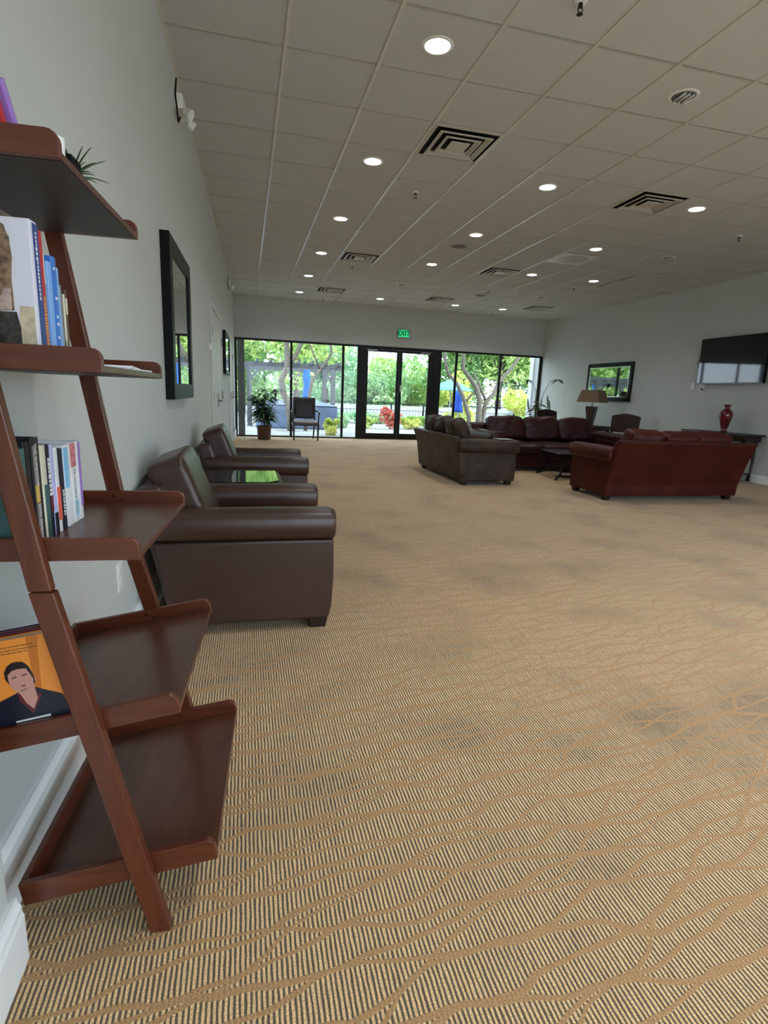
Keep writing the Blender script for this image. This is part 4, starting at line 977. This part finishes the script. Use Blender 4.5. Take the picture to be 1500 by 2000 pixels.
t = thing('potted_plant', 'tall potted plant with hanging leaves in the far right corner', 'plant', (7.20, 12.8, 0))
q = MB(); q.lathe([(.12, 0), (.15, .04), (.17, .34), (.18, .36), (.155, .36), (.15, .32)], n=24); q.build('pot', pm('dark_stone_pot', (.05, .04, .035), .6), t, smooth=True, auto=50)
rnd = random.Random(4)
q = MB()
for a, b_ in (((0, 0, .33), (-.12, 0, 1.45)), ((.02, 0, .33), (.1, .0, 1.25)), ((-.02, .02, .33), (-.28, .0, 1.1))): q.tube([a, tuple((Vector(a) + Vector(b_)) / 2), b_], [.013, .01, .006], 7)
q.tube([(0, 0, .9), (.14, 0, 1.40), (.32, .05, 1.66), (.50, .1, 1.74), (.58, .12, 1.70)], [.009, .007, .005, .004, .003], 7)
q.tube([(-.02, 0, .9), (-.1, -.02, 1.4), (-.22, -.03, 1.62), (-.40, -.04, 1.68)], [.008, .006, .004, .003], 7)
q.build('stem', pm('green_stem', (.06, .10, .03), .5), t, smooth=True)
q = MB(); leafy_stem(q, rnd, (0, 0, .62), (0, 0, 1.1), 34, .36, .09)
for k in range(9): a = rnd.uniform(0, 6.28); blade(q, (.54, .11, 1.70), (math.cos(a), math.sin(a), rnd.uniform(-.4, .4)), .17, .08, .09)
for (x, z) in ((.24, 1.30), (.30, 1.18), (-.3, 1.2)): blade(q, (x, 0, z), (.15, 0, -1), .32, .10, 0)
for k in range(8): a = rnd.uniform(0, 6.28); blade(q, (-.38, -.04, 1.66), (math.cos(a), math.sin(a), rnd.uniform(-.5, .3)), .14, .05, .06)
q.build('foliage', LEAFD, t)

# ------------------------------------------------------------------ outside
b = MB(); b.box(-30, 60, YF + .12, 70, -.15, -.03); struct(b.build('ground', pm('pale_concrete_patio', (.26, .27, .26), .8, var=(1.2, .3))))
b = MB(); b.box(-30, 60, -40, YB - .21, -.15, -.03); b.box(XR + .21, 60, YB - .21, YF + .12, -.15, -.03); struct(b.build('ground_rear', pm('rear_concrete', (.62, .62, .58), .8)))
# building columns just outside the glass
b = MB(); b.box(-.17, -.005, YF + .16, YF + .30, -.03, 3.2); tag(b.build('porch_column', pm('grey_render', (.16, .165, .17), .7)), 'grey square column just outside the left window', 'column')
b = MB(); b.box(7.90, 8.06, YF + .25, YF + .45, -.03, 3.2); tag(b.build('porch_column', pm('white_render', (.72, .75, .78), .7)), 'pale square column just outside the right end window', 'column')

def leaf_cloud(n, rad, size, seed, name, mat, clumps=22, shell=.55):
    r = np.random.default_rng(seed); rad = np.array(rad)
    cc = r.normal(size=(clumps, 3)); cc /= np.linalg.norm(cc, axis=1)[:, None]; cc *= r.uniform(.25, .82, (clumps, 1)); cr = r.uniform(.22, .42, clumps)
    idx = r.integers(0, clumps, n); d = r.normal(size=(n, 3)); d /= np.linalg.norm(d, axis=1)[:, None]
    p = (cc[idx] + d * (cr[idx] * r.uniform(shell, 1, n) ** .5)[:, None]) * rad
    a = r.normal(size=(n, 3)); a /= np.linalg.norm(a, axis=1)[:, None]; b2 = np.cross(a, r.normal(size=(n, 3))); b2 /= np.linalg.norm(b2, axis=1)[:, None]
    s = size * r.uniform(.6, 1.3, n)[:, None]
    v = np.stack([p - a * s, p + b2 * s * .45, p + a * s, p - b2 * s * .45], 1).reshape(-1, 3)
    me = bpy.data.meshes.new(name); me.from_pydata(v.tolist(), [], (np.arange(4 * n).reshape(-1, 4)).tolist()); me.materials.append(mat); me.update()
    return me
def foliage_mat(name, c1, c2, tr=.35):
    mt = bpy.data.materials.new(name); mt.use_nodes = True; nt = mt.node_tree; N = nt.nodes; L = nt.links; b_ = N['Principled BSDF']
    tc = N.new('ShaderNodeTexCoord'); nz = N.new('ShaderNodeTexNoise'); nz.inputs['Scale'].default_value = 1.1; nz.inputs['Detail'].default_value = 4; L.new(tc.outputs['Object'], nz.inputs['Vector'])
    rp = N.new('ShaderNodeValToRGB'); e = rp.color_ramp.elements; e[0].position = .38; e[1].position = .62; e[0].color = (*c1, 1); e[1].color = (*c2, 1)
    L.new(nz.outputs['Fac'], rp.inputs[0]); L.new(rp.outputs[0], b_.inputs['Base Color']); b_.inputs['Roughness'].default_value = .6
    tl = N.new('ShaderNodeBsdfTranslucent'); L.new(rp.outputs[0], tl.inputs[0]); mx = N.new('ShaderNodeMixShader'); mx.inputs[0].default_value = tr
    L.new(b_.outputs[0], mx.inputs[1]); L.new(tl.outputs[0], mx.inputs[2]); L.new(mx.outputs[0], N['Material Output'].inputs[0]); return mt
F1 = foliage_mat('foliage_fresh', (.24, .44, .11), (.58, .70, .26)); F2 = foliage_mat('foliage_deep', (.18, .40, .14), (.44, .62, .28)); F3 = foliage_mat('foliage_yellow', (.50, .60, .12), (.72, .72, .25)); F4 = foliage_mat('foliage_blue', (.20, .44, .24), (.48, .66, .42))
crowns = [leaf_cloud(6500, (3.2, 2.6, 3.0), .15, s, 'crown', f) for s, f in ((1, F1), (2, F2), (3, F4))]
trunk = MB(); trunk.tube([(0, 0, 0), (.06, 0, 1.2), (-.05, .03, 2.4), (.1, 0, 3.8)], [.2, .16, .13, .08], 8); trunk.tube([(-.03, 0, 2.2), (.7, .1, 3.4), (1.1, .1, 4.3)], [.09, .06, .03], 6); trunk.tube([(0, 0, 2.0), (-.7, -.1, 3.1), (-1.0, -.1, 4.0)], [.09, .06, .03], 6)
trunk_o = trunk.build('trunk', BARK, None, smooth=True); trunk_me = trunk_o.data; bpy.data.objects.remove(trunk_o)
def tree(x, y, zc, k, sc, lab, grp='trees beyond the patio fence'):
    t = thing('tree', lab, 'tree', (x, y, -.03), random.Random(int(x * 10)).uniform(0, 6)); t['group'] = grp
    c = bpy.data.objects.new('crown', crowns[k]); COL.objects.link(c); c.parent = t; c.location = (0, 0, zc); c.scale = (sc, sc, sc)
    r = bpy.data.objects.new('trunk', trunk_me); COL.objects.link(r); r.parent = t; r.scale = (sc, sc, max(.3, zc / 3.6))
specs = [(-3.5, 27, 3.4, 0, 1.0, 'fresh green tree at the far left of the left window'), (-.2, 31, 3.8, 1, 1.15, 'deep green tree behind the pergola post, left window'),
         (2.4, 27, 4.4, 0, 1.0, 'fresh green tree above the pergola beam'), (4.6, 33, 3.0, 2, 1.0, 'blue-green tree behind the blue closed umbrella'),
         (6.8, 36, .9, 2, .9, 'low blue-green tree seen through the narrow window left of the doors'), (8.6, 35, .7, 1, .9, 'low deep green tree seen through the left glass door'),
         (10.8, 37, 1.9, 0, 1.0, 'fresh green tree seen in the middle of the glass doors'), (12.6, 33, 3.6, 1, 1.1, 'tall deep green tree seen through the right glass door'),
         (14.8, 31, 4.2, 0, 1.15, 'tall fresh green tree right of the doors'), (17.2, 34, 3.9, 2, 1.2, 'blue-green tree behind the branching trunk'),
         (19.3, 31, 3.6, 0, 1.1, 'fresh green tree in the right-hand windows'), (22.2, 34, 3.2, 1, 1.15, 'deep green tree at the right end of the windows'),
         (-6.5, 33, 3.8, 1, 1.2, 'deep green tree at the far left edge beyond the window'), (26.5, 38, 3.2, 2, 1.3, 'blue-green tree at the far right edge beyond the window')]
for s_ in specs: tree(*s_)
for k in range(4):
    tree(0.5 + k * 5.2, 45, -.2, (k + 1) % 3, 1.15, 'distant low tree in the background, %s from the left' % ('first', 'second', 'third', 'fourth')[k], 'distant low trees')

# two near trees with sinuous pale trunks
def near_tree(lab, loc, limbs, crown_pos, seed):
    t = thing('crape_myrtle', lab, 'tree', loc); t['group'] = 'near trees with bare pale trunks'
    q = MB()
    for pts, r0, r1 in limbs:
        n = len(pts); q.tube(pts, [r0 + (r1 - r0) * i / (n - 1) for i in range(n)], 9)
    q.build('trunk', BARK, t, smooth=True)
    me = leaf_cloud(2600, (2.3, 1.6, .9), .07, seed, 'crown', F1, 18)
    c = bpy.data.objects.new('crown', me); COL.objects.link(c); c.parent = t; c.location = crown_pos
near_tree('pale twisting tree trunk in front of the pergola, left windows', (1.35, 17, -.03),
          [([(0, 0, 0), (-.03, 0, .4), (-.08, .05, .78), (-.24, .03, 1.12), (-.30, 0, 1.5), (-.12, .02, 1.86), (-.13, 0, 2.3), (-.18, .03, 2.9), (-.1, 0, 3.5)], .12, .07),
           ([(-.12, .02, 1.86), (.08, .05, 2.15), (.32, .06, 2.66), (.7, .1, 3.4)], .08, .05),
           ([(.45, .2, 0), (.50, .2, .7), (.58, .15, 1.2), (.62, .12, 1.5), (.86, .1, 1.84), (1.05, .1, 2.1), (1.2, .05, 2.35), (1.15, 0, 2.6), (1.3, 0, 3.1)], .06, .03),
           ([(.86, .1, 1.84), (.6, 0, 2.4), (.45, 0, 2.8)], .03, .02)], (.3, 0, 3.9), 21)
near_tree('pale branching tree trunk outside the right-hand windows', (7.45, 17, -.03),
          [([(0, 0, 0), (0, 0, .6), (-.02, 0, 1.15), (-.16, .02, 1.56), (-.42, .03, 1.85), (-.66, .02, 2.1), (-.70, 0, 2.6), (-.6, 0, 3.2)], .11, .05),
           ([(.14, .05, 0), (.16, .05, .6), (.24, .05, 1.1), (.48, .06, 1.35), (.62, .05, 1.75), (1.03, .05, 2.18), (1.24, 0, 2.52), (1.4, 0, 3.2)], .085, .045),
           ([(-.30, .05, 0), (-.33, .05, .6), (-.58, .05, 1.22), (-.82, .04, 1.62), (-1.15, .02, 1.93), (-1.32, 0, 2.4), (-1.3, 0, 3.1)], .08, .035),
           ([(.24, .05, 1.1), (.0, .1, 1.6), (-.25, .1, 2.0)], .05, .03), ([(-.5, .05, 1.05), (-.2, .08, 1.4), (.0, .1, 1.6)], .035, .03)], (.1, 0, 3.9), 22)

# pergola
PG = pm('weathered_grey_timber', (.075, .08, .09), .75, var=(8, .2))
t = thing('pergola', 'grey timber pergola on the patio behind the left windows', 'pergola', (0, 19, -.03))
for x in (.14, 2.90):
    for y in (0, 2.2):
        q = MB(); q.box(x - .075, x + .075, y - .075, y + .075, 0, 1.98); q.build('post', PG, t)
for y in (0, 2.2):
    q = MB(); q.box(-.25, 3.25, y - .05, y + .05, 1.90, 2.08); q.build('beam', PG, t)
for k in range(8):
    x = -.05 + k * .45; q = MB(); q.box(x - .03, x + .03, -.25, 2.45, 2.08, 2.18); q.build('rafter', PG, t)
for x, s_ in ((.14, 1), (2.90, -1)):
    q = MB(); q.hexa([(x, -.04, 1.55), (x + s_ * .07, -.04, 1.5), (x + s_ * .07, .04, 1.5), (x, .04, 1.55)], [(x + s_ * .33, -.04, 1.92), (x + s_ * .42, -.04, 1.92), (x + s_ * .42, .04, 1.92), (x + s_ * .33, .04, 1.92)]); q.build('brace', PG, t)
# covered hot tub like box
t = thing('covered_hot_tub', 'large blue-grey covered hot tub under the pergola', 'hot tub', (1.62, 18.3, -.03))
q = MB(); q.box(-1.30, 1.30, -.35, .55, 0, .74); q.build('tub_cabinet', pm('blue_grey_vinyl', (.075, .115, .20), .6, var=(3, .2)), t, bevel=.05)
q = MB(); q.hexa([(-1.34, -.39, .74), (1.34, -.39, .74), (1.34, .59, .74), (-1.34, .59, .74)], [(-.7, -.2, .90), (.6, -.2, .92), (.6, .4, .92), (-.7, .4, .90)]); q.build('cover', pm('blue_grey_cover', (.12, .17, .26), .5), t, bevel=.03)
# closed umbrellas
def closed_umbrella(lab, loc, z0, z1, r, mat, top):
    t = thing('patio_umbrella', lab, 'umbrella', loc)
    q = MB(); q.tube([(0, 0, 0), (0, 0, top)], .022, 8); q.build('pole', pm('umbrella_pole', (.5, .5, .5), .4), t, smooth=True)
    q = MB(); n = 24; vs_ = []; prof = [(.35, z1), (.8, z1 - .10), (1., z1 - .35 * (z1 - z0)), (.72, z0 + .45 * (z1 - z0)), (.95, z0 + .15 * (z1 - z0)), (1.05, z0)]
    for s_, z in prof:
        for k in range(n): a = 2 * math.pi * k / n; rr_ = r * s_ * (1 + .16 * math.cos(8 * a)); vs_.append((rr_ * math.cos(a), rr_ * math.sin(a), z))
    fs = [(i * n + (k + 1) % n, i * n + k, (i + 1) * n + k, (i + 1) * n + (k + 1) % n) for i in range(len(prof) - 1) for k in range(n)] + [tuple(range(n)), tuple(range((len(prof) - 1) * n, len(prof) * n))[::-1]]
    q.add(vs_, fs); q.build('canopy', mat, t, smooth=True)
    q = MB(); q.lathe([(.12, 0), (.25, .0), (.25, .05), (.05, .08)], n=16); q.build('umbrella_base', pm('umbrella_pole', (.5, .5, .5), .4), t)
UB1 = pm('bright_blue_canvas', (.002, .13, .62), .7); UB2 = pm('royal_blue_canvas', (.004, .065, .42), .7)
closed_umbrella('bright blue closed umbrella under the pergola, left windows', (2.14, 20.2, -.03), .93, 2.04, .12, UB1, 2.10)
closed_umbrella('royal blue closed umbrella beside the branching tree, right windows', (7.10, 18.0, -.03), .70, 1.48, .15, UB2, 1.60)
def open_umbrella(lab, loc, z, r, mat):
    t = thing('patio_umbrella', lab, 'umbrella', loc)
    q = MB(); q.tube([(0, 0, 0), (0, 0, z + .1)], .022, 8); q.build('pole', pm('umbrella_pole', (.5, .5, .5), .4), t, smooth=True)
    q = MB(); q.lathe([(r, z - .28), (r * .66, z - .10), (r * .3, z + .05), (.03, z + .14)], n=8); q.build('canopy', mat, t)
UBL = pm('pale_blue_canvas', (.08, .28, .50), .7)
open_umbrella('pale blue open umbrella behind the royal blue closed one', (8.1, 21.5, -.03), 1.75, 1.0, UBL)
open_umbrella('pale blue open umbrella far right beyond the corner plant', (15.6, 27, -.03), 1.25, 1.6, UBL)
# railing fence
t = thing('patio_railing', 'dark thin metal railing across the patio behind the doors', 'railing', (0, 24, -.03))
RM = pm('railing_metal', (.02, .025, .03), .5, spec=.1)
q = MB(); q.box(3.3, 26, -.02, .02, .795, .845); q.build('top_rail', RM, t)
q = MB(); q.box(3.3, 26, -.015, .015, .52, .54); q.box(3.3, 26, -.015, .015, .08, .10); q.build('lower_rail', RM, t)
for k in range(16): q = MB(); x = 3.3 + k * 1.5; q.box(x - .03, x + .03, -.03, .03, 0, .86); q.build('post', RM, t)
q = MB()
for k in range(150): x = 3.4 + k * .15; q.box(x - .006, x + .006, -.006, .006, .10, .52)
o = q.build('balusters', RM, t); o['kind'] = 'stuff'
# planting
def shrub(name, lab, loc, rad, size, n, seed, mat, cat='shrub', grp=None):
    t = thing(name, lab, cat, loc)
    if grp: t['group'] = grp
    me = leaf_cloud(n, rad, size, seed, 'foliage', mat, 12); c = bpy.data.objects.new('foliage', me); COL.objects.link(c); c.parent = t; c.location = (0, 0, rad[2] * .8)
    q = MB(); q.tube([(0, 0, 0), (0, 0, rad[2] * .8)], .02, 6); q.build('stem', BARK, t)
shrub('shrub', 'bright yellow-green bush outside, right of the window chair', (2.42, 15.7, -.03), (.34, .3, .30), .05, 900, 31, F3)
shrub('shrub', 'red-leaved shrub outside the left glass door', (4.95, 19.0, -.03), (.42, .3, .45), .06, 900, 32, foliage_mat('foliage_red', (.50, .07, .05), (.75, .25, .18)))
shrub('shrub', 'low grey-green shrub outside the narrow window', (3.15, 19.4, -.03), (.55, .5, .30), .07, 900, 33, F4)
shrub('shrub', 'low green shrub outside left of the red-leaved shrub', (4.10, 19.2, -.03), (.5, .4, .26), .06, 800, 34, F1)
shrub('shrub', 'low yellow shrub outside the right glass door', (5.75, 19.3, -.03), (.50, .4, .24), .06, 800, 35, F3)
shrub('shrub', 'wide low hedge plant under the branching tree', (7.3, 20.0, -.03), (1.6, .6, .36), .08, 2200, 36, F1)
shrub('shrub', 'yellow-orange shrub behind the branching tree', (8.9, 23, -.03), (1.2, .8, 1.25), .10, 2400, 37, F3)
shrub('shrub', 'tall yellow-green shrub in the right end window', (12.3, 22.5, -.03), (1.9, 1.0, 1.25), .10, 3400, 38, F3)
shrub('shrub', 'long low green planting strip before the railing, left part', (5.0, 22.5, -.03), (1.9, .5, .28), .08, 2600, 41, F4)
shrub('shrub', 'long low green planting strip before the railing, right part', (11.9, 21.5, -.03), (2.6, .5, .34), .08, 3000, 42, F1)
# pale parked-car-high garden wall far behind
b = MB(); b.box(3.3, 40, 28, 28.3, -.03, .62); tag(b.build('garden_wall', pm('white_garden_wall', (.34, .37, .40), .7)), 'low white garden wall behind the patio railing', 'wall')

print('objects', len(bpy.data.objects))
